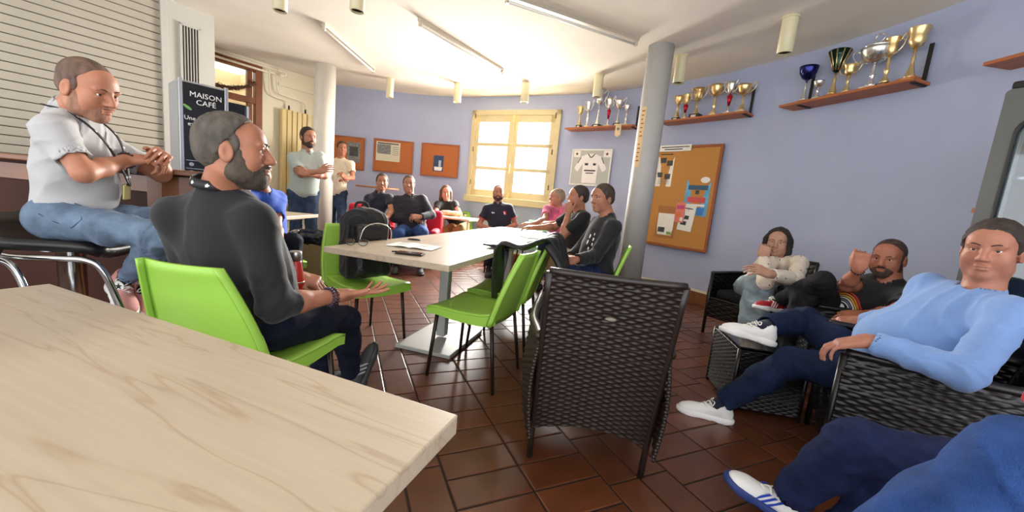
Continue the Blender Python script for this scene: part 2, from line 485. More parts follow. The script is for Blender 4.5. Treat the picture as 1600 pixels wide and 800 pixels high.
# pipes along the head of the left wall
m_pipe = mat('white_pipe_paint', (232, 222, 200), .4)
pr = empty('heating_pipes', lw(.9, 2.7)); tag(pr, 'pair of cream heating pipes under the ceiling of the left wall', 'pipes')
pi_ = Matrix.Translation(lw(.9, 2.7)).inverted()
def pipe(pts, r=.014, name='pipe', par=pr, inv=pi_, m=None):
    return MB().tube([inv @ Vector(p) for p in smooth_path(pts, 5)], r, 10).build(name, m or m_pipe, par, smooth=True)
pipe([lw(2.6, 2.875, .06), lw(1.0, 2.875, .06)], .017); pipe([lw(2.6, 2.80, .06), lw(1.02, 2.80, .06)], .017)
pipe([lw(1.02, 2.80, .06), lw(1.0, 2.74, .06), lw(.98, 2.56, .05), lw(.9, 2.5, .05), lw(.55, 2.47, .06), lw(.52, 2.36, .06)], .010, 'riser')
pipe([lw(1.10, 2.86, .07), lw(1.12, 2.74, .07), lw(1.10, 2.50, .05), lw(1.02, 2.44, .05), lw(.82, 2.42, .06), lw(.79, 2.34, .06)], .010, 'riser')
pipe([lw(1.0, 2.875, .06), lw(.90, 2.88, .07), lw(.86, 2.83, .07), lw(.95, 2.80, .06)], .02, 'elbow')
mb = MB(); lwbox(mb, -.02, .95, 2.66, 2.70, 0, .02)
tag(mb.build('trim_2', m_cream), kind='structure')
# radiator: tall vertical panel
rad = empty('radiator', lw(.66, .5)); tag(rad, 'tall cream ribbed radiator on the left wall', 'radiator')
ri = Matrix.Translation(lw(.66, .5)).inverted()
m_rad = mat('radiator_enamel', (214, 190, 128), .35)
for i in range(6):
    s0 = .43+i*.085
    lwpart('fin', m_rad, rad, s0, s0+.072, .5, 2.28, .04, .105, inv=ri)
lwpart('back_panel', m_rad, rad, .43, .93, .52, 2.26, .03, .06, inv=ri)
for s in (.52, .80):
    MB().lathe([(.012, 0), (.016, .02), (.016, .05), (.011, .08)], 12, ri @ Matrix.Translation(lw(s, 2.28, .06))).build('valve', mat('valve_dark', (60, 55, 48), .4, .6), rad, smooth=True)

# ------------------------------------------------------------------ pillar, shutter wall
SH0 = Vector((-3.82, 4.89)); SHU = Vector((-.53, -.85)).normalized(); SHN = Vector((.85, -.53)).normalized()
def sh(s, z, out=0):
    p = SH0+SHU*s+SHN*out
    return Vector((p.x, p.y, z))
def shbox(mb, s0, s1, z0, z1, o0, o1, inv=None):
    vs = [sh(s, z, o) for z in (z0, z1) for o in (o0, o1) for s in (s0, s1)]
    if inv is not None: vs = [inv @ v for v in vs]
    mb.add(vs, [(0, 1, 3, 2), (4, 6, 7, 5), (0, 4, 5, 1), (2, 3, 7, 6), (0, 2, 6, 4), (1, 5, 7, 3)])
    return mb
tag(shbox(MB(), 0, .47, 0, CEIL, -.5, 0).build('wall_pillar', m_white), kind='structure')
tag(shbox(MB(), .47, 4.5, 0, CEIL, -.5, -.12).build('wall_bar', m_white), kind='structure')
shut = empty('roller_shutter', sh(2, 1.0)); tag(shut, 'closed off-white roller shutter of horizontal slats behind the bar', 'shutter')
si = Matrix.Translation(sh(2, 1.0)).inverted()
m_slat = mat('shutter_slat', (178, 170, 154), .45, var=.05, scale=3)
z = .30; k = 0
sl = shbox(MB(), .49, 3.9, 0, .0745, -.035, -.012).mesh('slat'); 
sl.transform(Matrix.Translation(sh(2, 0)).inverted()); sl.materials.append(m_slat)
while z < 2.93:
    o = link('slat', sl, None, shut, bevel=.006); o.location = (0, 0, z-1.0); z += .0805
shbox(MB(), .44, .50, .3, CEIL, -.03, .012, si).build('guide_rail', m_white, shut, bevel=.003)
shbox(MB(), .48, 3.95, .3, CEIL, -.06, -.04, si).build('backing', mat('shutter_shadow_gap', (70, 62, 52), .8), shut)
vt = empty('vent_grille', sh(.24, 2.1, .0)); tag(vt, 'narrow vertical vent grille with dark slots on the white pillar', 'vent')
vi = Matrix.Translation(sh(.24, 2.1)).inverted()
shbox(MB(), .155, .325, 1.85, 2.72, 0, .008, vi).build('back_plate', mat('vent_dark', (70, 62, 54), .7), vt)
for a in (.145, .315): shbox(MB(), a, a+.022, 1.84, 2.74, 0, .022, vi).build('frame', m_white, vt)
shbox(MB(), .145, .337, 2.72, 2.745, 0, .022, vi).build('frame', m_white, vt)
for i in range(5): shbox(MB(), .182+i*.027, .190+i*.027, 1.85, 2.72, 0, .018, vi).build('slat', m_white, vt)

# ------------------------------------------------------------------ columns
m_col = mat('column_paint', (214, 208, 196), .6, var=.06, scale=4, bump=.1, bscale=40)
m_col2 = mat('grey_column_paint', (182, 180, 176), .6, var=.06, scale=4, bump=.1, bscale=40)
def column(x, y, r, label, m):
    e = empty('column', (x, y, 0)); tag(e, label, 'column')
    MB().lathe([(r, 0), (r, CEIL)], 48).build('shaft', m, e, smooth=True)
    MB().lathe([(r+.012, 0), (r+.012, .15), (r, .155)], 48).build('plinth', m_skirt, e, smooth=True)
    return e
col1 = column(1.415, 4.52, .138, 'round grey column standing beside the large cork board', m_col2)
col2 = column(-3.22, 6.38, .152, 'round white column by the two standing men', m_col)
# notice on column
def arc_sheet(cx, cy, r, a0, a1, z0, z1, n=8):
    return MB().grid(lambda u, v: (r*math.cos(a0+(a1-a0)*u), r*math.sin(a0+(a1-a0)*u), z0+(z1-z0)*v), n, 1)
nt_ = empty('column_notice', (1.415, 4.52, 1.3)); tag(nt_, 'tall narrow paper notice taped round the grey column', 'notice')
a_n = math.atan2(-4.52, -1.415)
arc_sheet(0, 0, .1395, a_n-.95, a_n-.45, .32, .98).build('sheet', mat('notice_paper', (226, 196, 150), .8), nt_)
for i in range(13):
    zz = .94-i*.045
    if i == 7: continue
    arc_sheet(0, 0, .1400, a_n-.85, a_n-.55-.05*(i % 3), zz-.012, zz, 4).build('text_line', mat('notice_ink', (150, 90, 50), .8), nt_)

# ------------------------------------------------------------------ window
m_frame = mat('window_cream', (206, 191, 148), .45, var=.04, scale=6)
wx = (B_W-A_W); wl = wx.length; wx.normalize(); wn = Vector((wx.y, -wx.x))
WM = frame((A_W.x, A_W.y, WZ0), (wx.x, wx.y, 0), (-wn.x, -wn.y, 0), (0, 0, 1))   # x along, y outwards, z up
win = empty('window_1'); win.matrix_basis = WM; tag(win, kind='structure')
WH = WZ1-WZ0
def wbox(name, x0, x1, y0, y1, z0, z1, par=win, m=m_frame, bv=.006):
    return MB().box(((x0+x1)/2, (y0+y1)/2, (z0+z1)/2), (x1-x0, y1-y0, z1-z0)).build(name, m, par, bevel=bv)
wbox('frame', -.03, .06, -.05, .06, -.04, WH+.04); wbox('frame', wl-.06, wl+.03, -.05, .06, -.04, WH+.04)
wbox('frame', -.03, wl+.03, -.05, .06, WH-.05, WH+.04); wbox('sill', -.05, wl+.05, -.10, .06, -.07, .05)
mid = wl/2; pane_m = glass('bright_window_pane', (255, 255, 255), .04)
for sx0, sx1 in ((.06, mid-.006), (mid+.006, wl-.06)):
    s_ = empty('sash'); s_.parent = win; s_.location = (0, 0, 0)
    y0, y1 = -.035, .02
    for a, b in ((sx0, sx0+.085), (sx1-.085, sx1)): wbox('stile', a, b, y0, y1, .05, WH-.05, s_)
    zs = [.05, .12]; ph = (WH-.1-.15-.10-2*.065)/3; z = .05+.125
    wbox('rail', sx0, sx1, y0, y1, .05, z, s_)
    for i in range(3):
        wbox('pane', sx0+.08, sx1-.08, -.01, -.005, z, z+ph, s_, pane_m, 0)
        z += ph
        wbox('glazing_bar' if i < 2 else 'rail', sx0, sx1, y0, y1, z, (z+.065) if i < 2 else WH-.05, s_)
        z += .065
wbox('astragal', mid-.025, mid+.025, -.05, -.03, .06, WH-.06)
h_ = wbox('handle', mid-.012, mid+.012, -.085, -.05, .50, .66)
for zz in (.25, .85, 1.45): wbox('hinge', wl-.07, wl-.052, -.062, -.04, zz, zz+.09, win, mat('hinge_metal', (90, 84, 70), .4, .7)); wbox('hinge', .04, .055, -.062, -.04, zz, zz+.09, win, MATS['hinge_metal'])
for a in (0, wl):   # reveal
    wbox('reveal', a-.03, a+.03, .05, .23, -.05, WH+.05, win, m_white)
# ------------------------------------------------------------------ ceiling fittings
m_can = mat('downlight_enamel', (222, 212, 172), .4); m_black = mat('matte_black', (14, 13, 12), .6)
can_h = .36
DL = [((438, -38), 'upper-left ceiling above the man on the bar stool'), ((560, -40), 'top of the view left of the middle tube light'), ((610, 123), 'nearest the white column'),
      ((716, 130), 'between the white column and the window'), ((822, 128), 'straight above the window'), ((937, 116), 'above the left trophy shelf'), ((1066, 87), 'just right of the grey column'), ((1236, 27), 'above the right trophy shelf')]
can_l = MB().lathe([(.062, 0), (.062, -.30), (.056, -.305), (.056, -.25)], 28, cap=False).mesh('can')
for i, (px, where) in enumerate(DL):
    p = at(px[0], px[1], CEIL); e = empty('downlight', p)
    tag(e, 'cream cylinder ceiling downlight '+where, 'downlight', 'cylinder downlights on the ceiling')
    link('housing', can_l, m_can, e, smooth=True)
    if i == 0: can_in = MB().lathe([(.057, -.24), (.057, -.285), (.01, -.24)], 28).mesh('baffle'); can_p = MB().lathe([(.07, 0), (.07, -.012), (.06, -.014)], 28).mesh('rose')
    link('baffle', can_in, m_black, e, smooth=True); link('rose', can_p, m_can, e)
m_batten = mat('batten_metal', (200, 190, 172), .35, .3); m_tube = mat('unlit_tube', (236, 230, 218), .25)
for (a, b), lab in (((( 505, 35), (585, 106)), 'bare fluorescent tube batten on the ceiling, leftmost of three'), (((655, 27), (786, 108)), 'bare fluorescent tube batten on the ceiling, middle of three'), (((790, -11), (997, 60)), 'bare fluorescent tube batten on the ceiling, nearest the grey column')):
    p, q = at(*a, CEIL), at(*b, CEIL); d = (q-p); L = d.length; mid_ = (p+q)/2
    e = empty('tube_light', mid_, math.atan2(d.y, d.x)); tag(e, lab, 'tube light', 'fluorescent battens')
    MB().box((0, 0, -.018), (L, .05, .036)).build('channel', m_batten, e, bevel=.004)
    for s in (-1, 1): MB().box((s*(L/2-.02), 0, -.055), (.028, .036, .055)).build('lamp_holder', m_batten, e, bevel=.004)
    MB().tube([(-L/2+.03, 0, -.065), (L/2-.03, 0, -.065)], .0135, 14).build('tube', m_tube, e, smooth=True)

# ================================================================== furniture
def maple(name, rgb, rough):
    if name in MATS: return MATS[name]
    m = mat(name, rgb, rough); nt = m.node_tree; N = nt.nodes; L = nt.links; b = N['Principled BSDF']
    tc = N.new('ShaderNodeTexCoord'); mp = N.new('ShaderNodeMapping'); mp.inputs['Scale'].default_value = (.55, 5, 5)
    nz = N.new('ShaderNodeTexNoise'); nz.inputs['Scale'].default_value = 1.8; nz.inputs['Detail'].default_value = 3; nz.inputs['Distortion'].default_value = .6
    wv = N.new('ShaderNodeMath'); wv.operation = 'MULTIPLY'; wv.inputs[1].default_value = 13
    fr = N.new('ShaderNodeMath'); fr.operation = 'PINGPONG'; fr.inputs[1].default_value = 1
    L.new(tc.outputs['Object'], mp.inputs[0]); L.new(mp.outputs[0], nz.inputs['Vector']); L.new(nz.outputs['Fac'], wv.inputs[0]); L.new(wv.outputs[0], fr.inputs[0])
    rp = N.new('ShaderNodeValToRGB'); c = lin(rgb)
    e = rp.color_ramp.elements; e[0].position = 0; e[0].color = (c[0]*.80, c[1]*.74, c[2]*.68, 1); e[1].position = .16; e[1].color = (c[0]*.97, c[1]*.96, c[2]*.94, 1)
    x = e.new(.8); x.color = (*c, 1)
    L.new(fr.outputs[0], rp.inputs[0])
    n2 = N.new('ShaderNodeTexNoise'); n2.inputs['Scale'].default_value = 60; m2 = N.new('ShaderNodeMapping'); m2.inputs['Scale'].default_value = (.05, 1.6, 1)
    L.new(tc.outputs['Object'], m2.inputs[0]); L.new(m2.outputs[0], n2.inputs['Vector'])
    mx = N.new('ShaderNodeMixRGB'); mx.blend_type = 'MULTIPLY'; mx.inputs[0].default_value = .22
    L.new(rp.outputs[0], mx.inputs[1]); L.new(n2.outputs['Fac'], mx.inputs[2])
    g = N.new('ShaderNodeGamma'); g.inputs[1].default_value = .9; L.new(mx.outputs[0], g.inputs[0]); L.new(g.outputs[0], b.inputs['Base Color'])
    return m
m_maple = maple('maple_laminate', (188, 169, 144), .36)
m_alu = mat('grey_powder_coat', (176, 178, 172), .4, .25)
def pedestal_table(c, ux, L, W, H, label, group=None, base=(.60, .43), th=.035):
    e = empty('table', (c[0], c[1], 0), math.atan2(ux[1], ux[0])); tag(e, label, 'table', group)
    MB().box((0, 0, H-th/2), (L, W, th)).build('tabletop', m_maple, e, bevel=.003)
    MB().box((0, 0, H-th-.012), (base[0]*.8, base[1]*.8, .02)).build('mounting_plate', m_alu, e)
    MB().box((0, 0, H/2), (.07, .07, H-.08)).build('pillar', m_alu, e, bevel=.008)
    MB().box((0, 0, .014), (base[0], base[1], .026)).build('base_plate', m_alu, e, bevel=.004)
    return e
# near table
p1, p2 = at(716, 648, .75), at(78, 443, .75); d1 = (p2-p1).normalized(); n1 = Vector((-d1.y, d1.x, 0))
if n1.y > 0: n1 = -n1
Ln = (p2-p1).length; cN = p1+d1*Ln/2+n1*.4
pedestal_table(cN, (-d1.x, -d1.y), Ln, .8, .75, 'near pale maple table filling the lower left foreground')
# the two tables of the meeting
aL = at(505.5, 385, .75); axm = Vector((.28, .96, 0)).normalized(); wm = Vector((.96, -.28, 0))
aL = aL+wm*.0
tb1 = aL+axm*.80+wm*.40; tb2 = aL+axm*2.42+wm*.40
pedestal_table(tb1, axm, 1.598, .8, .75, 'pale maple meeting table with notebook and glasses on it', 'meeting tables')
pedestal_table(tb2, axm, 1.598, .8, .75, 'pale maple meeting table nearer the window, pushed against the first', 'meeting tables')
# side table by the bin
q = at(497.6, 335, .75)
pedestal_table((q.x-.24, q.y-.355), (.0, 1), .71, .48, .75, 'pale maple side table between the front man and the white column', base=(.45, .40))
# small table at the back
e = empty('desk', (-1.02, 6.55, 0), -.35); tag(e, 'small cream desk of the woman under the cork board', 'table')
m_cr = mat('cream_laminate', (236, 220, 176), .4)
MB().box((0, 0, .735), (.80, .55, .03)).build('tabletop', m_cr, e, bevel=.003)
for x in (-.36, .36):
    for y in (-.23, .23): MB().box((x, y, .36), (.035, .035, .72)).build('leg', m_cr, e)
# high round table
e = empty('bar_table', (-2.52, 6.95, 0)); tag(e, 'high round standing table in front of the second cork board', 'table')
MB().lathe([(.36, 1.10), (.37, 1.105), (.37, 1.128), (.36, 1.132)], 40).build('tabletop', mat('brown_table_wood', (150, 100, 60), .45, var=.2, scale=6), e)
MB().lathe([(.03, .02), (.03, 1.10)], 20).build('pole', mat('chrome', (200, 200, 200), .12, 1), e, smooth=True)
MB().lathe([(.24, 0), (.24, .012), (.06, .03), (.03, .05)], 32).build('base', MATS['chrome'], e, smooth=True)
m_chrome = MATS['chrome']

# ------------------------------------------------------------------ green plastic chairs
m_green = mat('lime_green_plastic', (156, 204, 78), .38, var=.03, scale=5, spec=.45)
m_mint = mat('mint_green_plastic', (150, 216, 176), .38)
m_leg = mat('dark_leg_metal', (46, 34, 28), .35, .5)
def chair_meshes():
    out = {}
    # seat: dished slab with deep rim
    def st(u, v):
        x = (u-.5)*2; y = -.20+.435*v; w = .205+.018*v-.01*(1-v)
        z = .445+.012*x*x-.010*math.sin(math.pi*min(1, v*1.1))+(.018*(1-v/.25)**2 if v < .25 else 0)-(.010*((v-.85)/.15)**2 if v > .85 else 0)
        return (x*w, y, z)
    mb = MB().grid(st, 10, 12, .012)
    # apron
    def ap(pts, d0, d1):
        n = len(pts); vs = []; m = n-1
        for i, (x, y, z) in enumerate(pts):
            d = d0+(d1-d0)*i/m
            vs += [(x, y, z), (x*.985, y, z-d)]
        fs = [(2*i, 2*i+1, 2*i+3, 2*i+2) for i in range(n-1)]
        mb.add(vs, fs); mb.add([(x*.96, y-.004 if True else y, z) for x, y, z in vs], [f[::-1] for f in fs])
    for sx in (0, 1): ap([st(sx, i/10) for i in range(11)], .075, .050)
    ap([st(i/8, 1) for i in range(9)], .050, .050)
    out['seat'] = mb.mesh('seat')
    # backrest: tapering, curved, thick-edged
    def bk(u, v):
        x = (u-.5)*2; w = .218-.030*v-.050*max(0, (v-.35)/.65)**1.5
        y = -.195-.105*v-.02*v*v+.030*x*x*(1-.3*v); z = .40+.425*v
        return (x*w, y, z)
    mb = MB().grid(bk, 14, 14, -.010)
    for sx in (0, 1):   # raised rim along both sides
        P = [Vector(bk(sx, i/14)) for i in range(15)]
        sg = -1 if sx == 0 else 1
        vs = []
        for p in P: vs += [(p.x, p.y+.006, p.z), (p.x+sg*.010, p.y-.006, p.z), (p.x+sg*.006, p.y-.030, p.z), (p.x-sg*.004, p.y-.030, p.z)]
        fs = []
        for i in range(14):
            for k in range(4): l = (k+1) % 4; fs.append((4*i+k, 4*i+l, 4*i+4+l, 4*i+4+k))
        fs += [(3, 2, 1, 0), (56, 57, 58, 59)]
        mb.add(vs, fs)
    out['backrest'] = mb.mesh('backrest')
    for i, (sx, sy) in enumerate(((-1, -1), (1, -1), (-1, 1), (1, 1))):
        a = (sx*.175, .185 if sy > 0 else -.175, .425); b = (sx*.205, .215 if sy > 0 else -.235, 0)
        out['leg%d' % i] = MB().tube([a, b], [.0125, .0105], 10).mesh('leg')
    return out
CH = chair_meshes()
def green_chair(x, y, f, label, m=None, group='green plastic chairs'):
    e = empty('plastic_chair', (x, y, 0), math.atan2(f[1], f[0])-math.pi/2); tag(e, label, 'chair', group)
    for k, me in CH.items():
        mm = m_leg if k.startswith('leg') else (m or m_green)
        me2 = me
        if m is not None and not k.startswith('leg'):
            me2 = me.copy(); me2.materials.clear()
        link('leg' if k.startswith('leg') else k, me2, mm, e, smooth=True)
    return e
green_chair(-.975, 1.465, (.15, .99), 'lime green plastic chair the bearded man in black sits on')
green_chair(-.18, 2.35, (-.93, .36), 'empty lime green plastic chair at the near right side of the meeting table')
green_chair(-.02, 2.90, (-.97, .24), 'lime green plastic chair with the dark jacket over its back')
green_chair(-1.034, 2.70, (.8, -.6), 'lime green plastic chair carrying the black backpack')
green_chair(.70, 3.36, (-.95, .30), 'lime green plastic chair under the man in the dark long-sleeved top')
green_chair(.62, 4.12, (-.96, .28), 'lime green plastic chair of the man resting his chin on his hand')
green_chair(-.22, 6.02, (.10, -1), 'lime green plastic chair of the man in the navy polo shirt')
green_chair(.30, 6.18, (-.25, -.97), 'pale mint green chair standing under the window', m_mint, None)
green_chair(.70, 5.25, (-.9, -.25), 'lime green plastic chair of the person in pink by the window')
green_chair(-2.02, 3.10, (.8, -.6), 'lime green plastic chair of the man in the blue shirt')

# ------------------------------------------------------------------ bar, stools
m_barw = mat('dark_bar_wood', (60, 28, 15), .6, var=.3, scale=4, stretch=(1, 1, .15), bump=.05, spec=.15)
m_barl = mat('light_bar_wood', (122, 72, 38), .35, var=.2, scale=5, stretch=(1, 1, .2))
BU = Vector((.998, -.05, 0)).normalized(); BN = Vector((-.05, -.998, 0)).normalized(); B0 = Vector((-1.82, 1.93, 0))
bar = empty('bar_counter', B0); tag(bar, 'wooden bar counter with a rounded end behind the man on the stool', 'bar counter')
def bar_outline(o, r_end, s0=-2.6, s1=-.08):
    pts = [BU*s0+BN*o, BU*s1+BN*o]
    c = BU*s1-BN*.31; R = o+.31
    for i in range(1, 12):
        a = math.pi*i/12; pts.append(c+BN*(R*math.cos(a))+BU*(R*math.sin(a)))
    pts += [BU*s1-BN*(.62+o), BU*s0-BN*(.62+o)]
    return [(p.x, p.y) for p in pts]
MB().prism(bar_outline(0.03, 0), 1.078, 1.105).build('counter_top', m_barl, bar, bevel=.006)
MB().prism(bar_outline(-.06, 0), .08, 1.078).build('body', m_barw, bar)
ends = [Vector((p[0], p[1], 0)) for p in bar_outline(-.035, 0)[1:-1]]; ci_ = BU*-.08-BN*.31
MB().grid(lambda u, v: (lambda q: (q.x, q.y, .10+.97*v))(ends[min(int(u*(len(ends)-1)), len(ends)-1)]), len(ends)-1, 1, .02).build('lit_end_panel', m_barl, bar)  # lighter wood over the rounded end stands in for light falling on it
MB().prism(bar_outline(-.09, 0), 0, .08).build('plinth', m_black, bar)
MB().prism(bar_outline(-.045, 0, s1=-.07), .98, 1.06).build('fascia', m_barl, bar)
m_seat = mat('black_leatherette', (22, 21, 22), .35, bump=.05, bscale=90)
def stool(x, y, f, zs, label):
    e = empty('bar_stool', (x, y, 0), math.atan2(f[1], f[0])-math.pi/2); tag(e, label, 'bar stool', 'chrome bar stools')
    def st(u, v):
        a = (u-.5)*2; y_ = -.20+.40*v; w = .19*(1-.25*abs(2*v-1)**4)
        z = zs+.02*a*a+(.10*((.28-v)/.28)**2 if v < .28 else 0)-(.03*((v-.8)/.2)**2 if v > .8 else 0)
        return (a*w, y_, z)
    MB().grid(st, 12, 16, .045).build('seat', m_seat, e, smooth=True)
    for s in (-1, 1):
        pts = [(s*.16, -.20, zs+.065), (s*.20, -.17, zs+.02), (s*.205, -.08, zs-.045), (s*.205, .08, zs-.05), (s*.20, .17, zs-.055), (s*.19, .215, zs-.10), (s*.17, .25, zs-.24), (s*.15, .27, zs-.36)]
        MB().tube(smooth_path(pts, 6), .0125, 12).build('side_tube', m_chrome, e, smooth=True)
    MB().tube(smooth_path([(-.16, -.20, zs+.065), (0, -.225, zs+.075), (.16, -.20, zs+.065)], 6), .0125, 12).build('rear_tube', m_chrome, e, smooth=True)
    MB().tube([(-.15, .27, zs-.36), (.15, .27, zs-.36)], .0125, 12).build('footrest', m_chrome, e, smooth=True)
    MB().lathe([(.20, 0), (.20, .012), (.10, .03), (.032, .06), (.032, zs-.30), (.045, zs-.29), (.045, zs-.05), (.10, zs-.045)], 28).build('pedestal', m_chrome, e, smooth=True)
    return e
stool(-1.94, 1.65, (.93, .30), .765, 'chrome bar stool with black seat under the man in the white polo')
stool(-1.93, 1.14, (.75, .66), .765, 'chrome bar stool with black seat cut by the left edge of the view')

# ------------------------------------------------------------------ wicker
m_wick = mat('dark_brown_wicker', (36, 26, 21), .38, var=.25, scale=40, spec=.5)
m_wickb = mat('black_wicker', (20, 17, 16), .35, var=.25, scale=40, spec=.5)
m_cush = mat('black_cushion', (24, 23, 24), .85, bump=.1)
def weave(fn, L, Wd, pu=.030, pv=.0125, A=.0028, Bp=.0026, th=.014, cu=4, cv=3):
    """woven slab over the patch fn(u,v); strands run along u"""
    nu = max(2, int(round(L/pu))); nv = max(2, int(round(Wd/pv))); U = nu*cu; Vn = nv*cv
    g = np.zeros((Vn+1, U+1, 3))
    cu_, cv_ = np.linspace(0, 1, U+1), np.linspace(0, 1, Vn+1)
    for j, v in enumerate(cv_):
        for i, u in enumerate(cu_): g[j, i] = fn(u, v)
    du = np.gradient(g, axis=1); dv = np.gradient(g, axis=0); n = np.cross(du, dv); n /= np.linalg.norm(n, axis=2)[:, :, None]+1e-12
    row = np.minimum(np.floor(cv_*nv), nv-1); fr = cv_*nv-np.floor(cv_*nv)
    prof = -Bp*(np.abs(2*fr-1)**3)*1.4
    ph = (-1)**row
    off = A*np.sin(np.pi*cu_*nu)[None, :]*ph[:, None]+prof[:, None]
    offb = -A*np.sin(np.pi*cu_*nu)[None, :]*ph[:, None]+prof[:, None]
    F = g+n*off[:, :, None]+n*th/2; K = g-n*offb[:, :, None]-n*th/2
    idx = np.arange((Vn+1)*(U+1)).reshape(Vn+1, U+1); o = idx.size
    q = np.stack([idx[:-1, :-1], idx[:-1, 1:], idx[1:, 1:], idx[1:, :-1]], -1).reshape(-1, 4)
    qs = [q, q[:, ::-1]+o]
    for e, fl in ((idx[0], True), (idx[-1], False), (idx[:, 0], False), (idx[:, -1], True)):
        s = np.stack([e[:-1], e[1:], e[1:]+o, e[:-1]+o], 1); qs.append(s[:, ::-1] if fl else s)
    return np_mesh('weave', np.concatenate([F.reshape(-1, 3), K.reshape(-1, 3)]), np.concatenate(qs))
def lerp(a, b, t): return tuple(a[i]+(b[i]-a[i])*t for i in range(len(a)))
def wicker_chair(x, y, f, label, m, wb=.48, wt=.46, lean=.25, ht=.88, arms=.60, depth=.56, wa=.30, fine=1.0, zb=.17, cushion=True, group='wicker armchairs'):
    """origin between the rear feet, facing +y"""
    e = empty('wicker_armchair', (x, y, 0), math.atan2(f[1], f[0])-math.pi/2); tag(e, label, 'armchair', group)
    def bk(u, v):
        z = zb+(ht-zb)*v+(.05*(2*u-1)**2*-1+.03)*(1-v); yy = -lean*max(0, (z-.05)/ht)**1.15; w = (wb+(wt-wb)*v)
        return ((u-.5)*w, yy-.022*(1-(2*u-1)**2)*v, z)
    k = fine
    bp = link('back_panel', weave(lambda u, v: bk(1-u, v), wb, ht-zb, .030*k, .0125*k, .0028*k, .0026*k), m, e, smooth=True); tag(bp, kind='stuff')
    rim = [Vector(bk(i/12, 1))+Vector((0, 0, .004)) for i in range(13)]
    MB().tube(rim, .0135, 10).build('top_rail', m, e, smooth=True)
    for s in (-1, 1):
        u = 0 if s < 0 else 1
        MB().tube([(s*wb/2, .0, 0)]+[Vector(bk(u, i/8)) for i in range(0, 9)], .0135, 10).build('rear_post', m, e, smooth=True)
        ya = -lean*(arms/ht)**1.15; xo = s*wa
        # arm: woven side wall with rounded top
        def sw(a, b, s=s, ya=ya):
            yy = ya+.02+(depth-ya-.02)*a; zlo = .17; zz = zlo+(arms-zlo)*b-.05*a*b*0; bul = .02*math.sin(math.pi*b)+.01*math.sin(math.pi*a)
            xx = s*(wb/2+(wa-wb/2)*min(1, a*3))+s*bul
            return (xx, yy, zz)
        fnw = (lambda a, b: sw(a, b)) if s > 0 else (lambda a, b: sw(1-a, b))
        tag(link('arm_panel', weave(fnw, depth-ya, arms-.17, .032*k, .0135*k, .0028*k, .0026*k), m, e, smooth=True), kind='stuff')
        ap = [sw(a/10, 1.0) for a in range(11)]
        MB().tube(smooth_path([(p[0], p[1], p[2]+.005) for p in ap], 2), .022, 10, flat=.8).build('arm_rail', m, e, smooth=True)
        # front post
        MB().tube([(xo, depth, 0), (xo+s*.0, depth, arms)], .016, 10).build('front_leg', m, e, smooth=True)
    w2 = wa
    tag(link('front_panel', weave(lambda a, b: ((.5-a)*2*w2*-1, depth, .17+.20*b), 2*w2, .2, .032*k, .0135*k, .0028*k, .0026*k), m, e, smooth=True), kind='stuff')
    MB().box((0, depth/2-.03, .355), (2*w2-.03, depth-.06, .03)).build('seat', m, e)
    if cushion:
        s_ = SDF(); s_.box((0, depth/2-.03, .405), (w2-.02, depth/2-.035, .04), .03); link('cushion', s_.mesh('cushion', .014), m_cush, e, smooth=True)
    return e
w1 = wicker_chair(.400, 1.533, (.14, .99), 'empty dark brown wicker armchair seen from behind in the middle', m_wick, cushion=True, wa=.285)
MB().lathe([(.022, 0), (.022, .004), (.016, .007), (.004, .007)], 20, frame((-.005, -.262, .745), (1, 0, 0), (0, .25, .97), (0, -.97, .25)) @ Matrix.Diagonal((1, .45, 1, 1))).build('maker_plate', mat('dull_plate', (96, 88, 80), .35, .7), w1, smooth=True)
wicker_chair(2.09, 1.52, (-.83, .56), 'black wicker armchair of the man in the light blue sweater', m_wickb, wa=.31, ht=.80, lean=.18, fine=1.15, arms=.61)
wicker_chair(2.75, 2.66, (-.93, .36), 'black wicker armchair of the man with the rainbow print T-shirt', m_wickb, wa=.31, ht=.80, lean=.18, fine=1.5)
wicker_chair(2.62, 3.72, (-.75, -.40), 'black wicker armchair of the woman in the cream cardigan', m_wickb, wa=.31, ht=.80, lean=.18, fine=1.6)
# wicker coffee table with glass top
ct = empty('wicker_table', (1.39, 2.17, 0), math.atan2(.43, .078)-math.pi/2); tag(ct, 'low black wicker table with a glass top before the seated men', 'table')
TWd, TLn, TH = .43, .37, .40
for nm, fn_c, LL in (('left', lambda u, v: (0, TWd*(1-u), .02+(TH-.04)*v), TWd), ('right', lambda u, v: (TLn, TWd*u, .02+(TH-.04)*v), TWd), ('near', lambda u, v: (TLn*u, 0, .02+(TH-.04)*v), TLn), ('far', lambda u, v: (TLn*(1-u), TWd, .02+(TH-.04)*v), TLn)):
    tag(link('side_panel', weave(fn_c, LL, TH-.04, .03, .0125), m_wickb, ct, smooth=True), kind='stuff')
for x in (0, TLn):
    for y in (0, TWd): MB().tube([(x, y, 0), (x, y, TH-.015)], .013, 10).build('corner_post', m_wickb, ct, smooth=True)
MB().box((TLn/2, TWd/2, TH-.03), (TLn-.02, TWd-.02, .02)).build('top_frame', m_wickb, ct)
MB().box((TLn/2, TWd/2, TH-.004), (TLn+.01, TWd+.01, .008)).build('glass_top', mat('dark_glass', (30, 34, 36), .08, spec=.8), ct, bevel=.002)

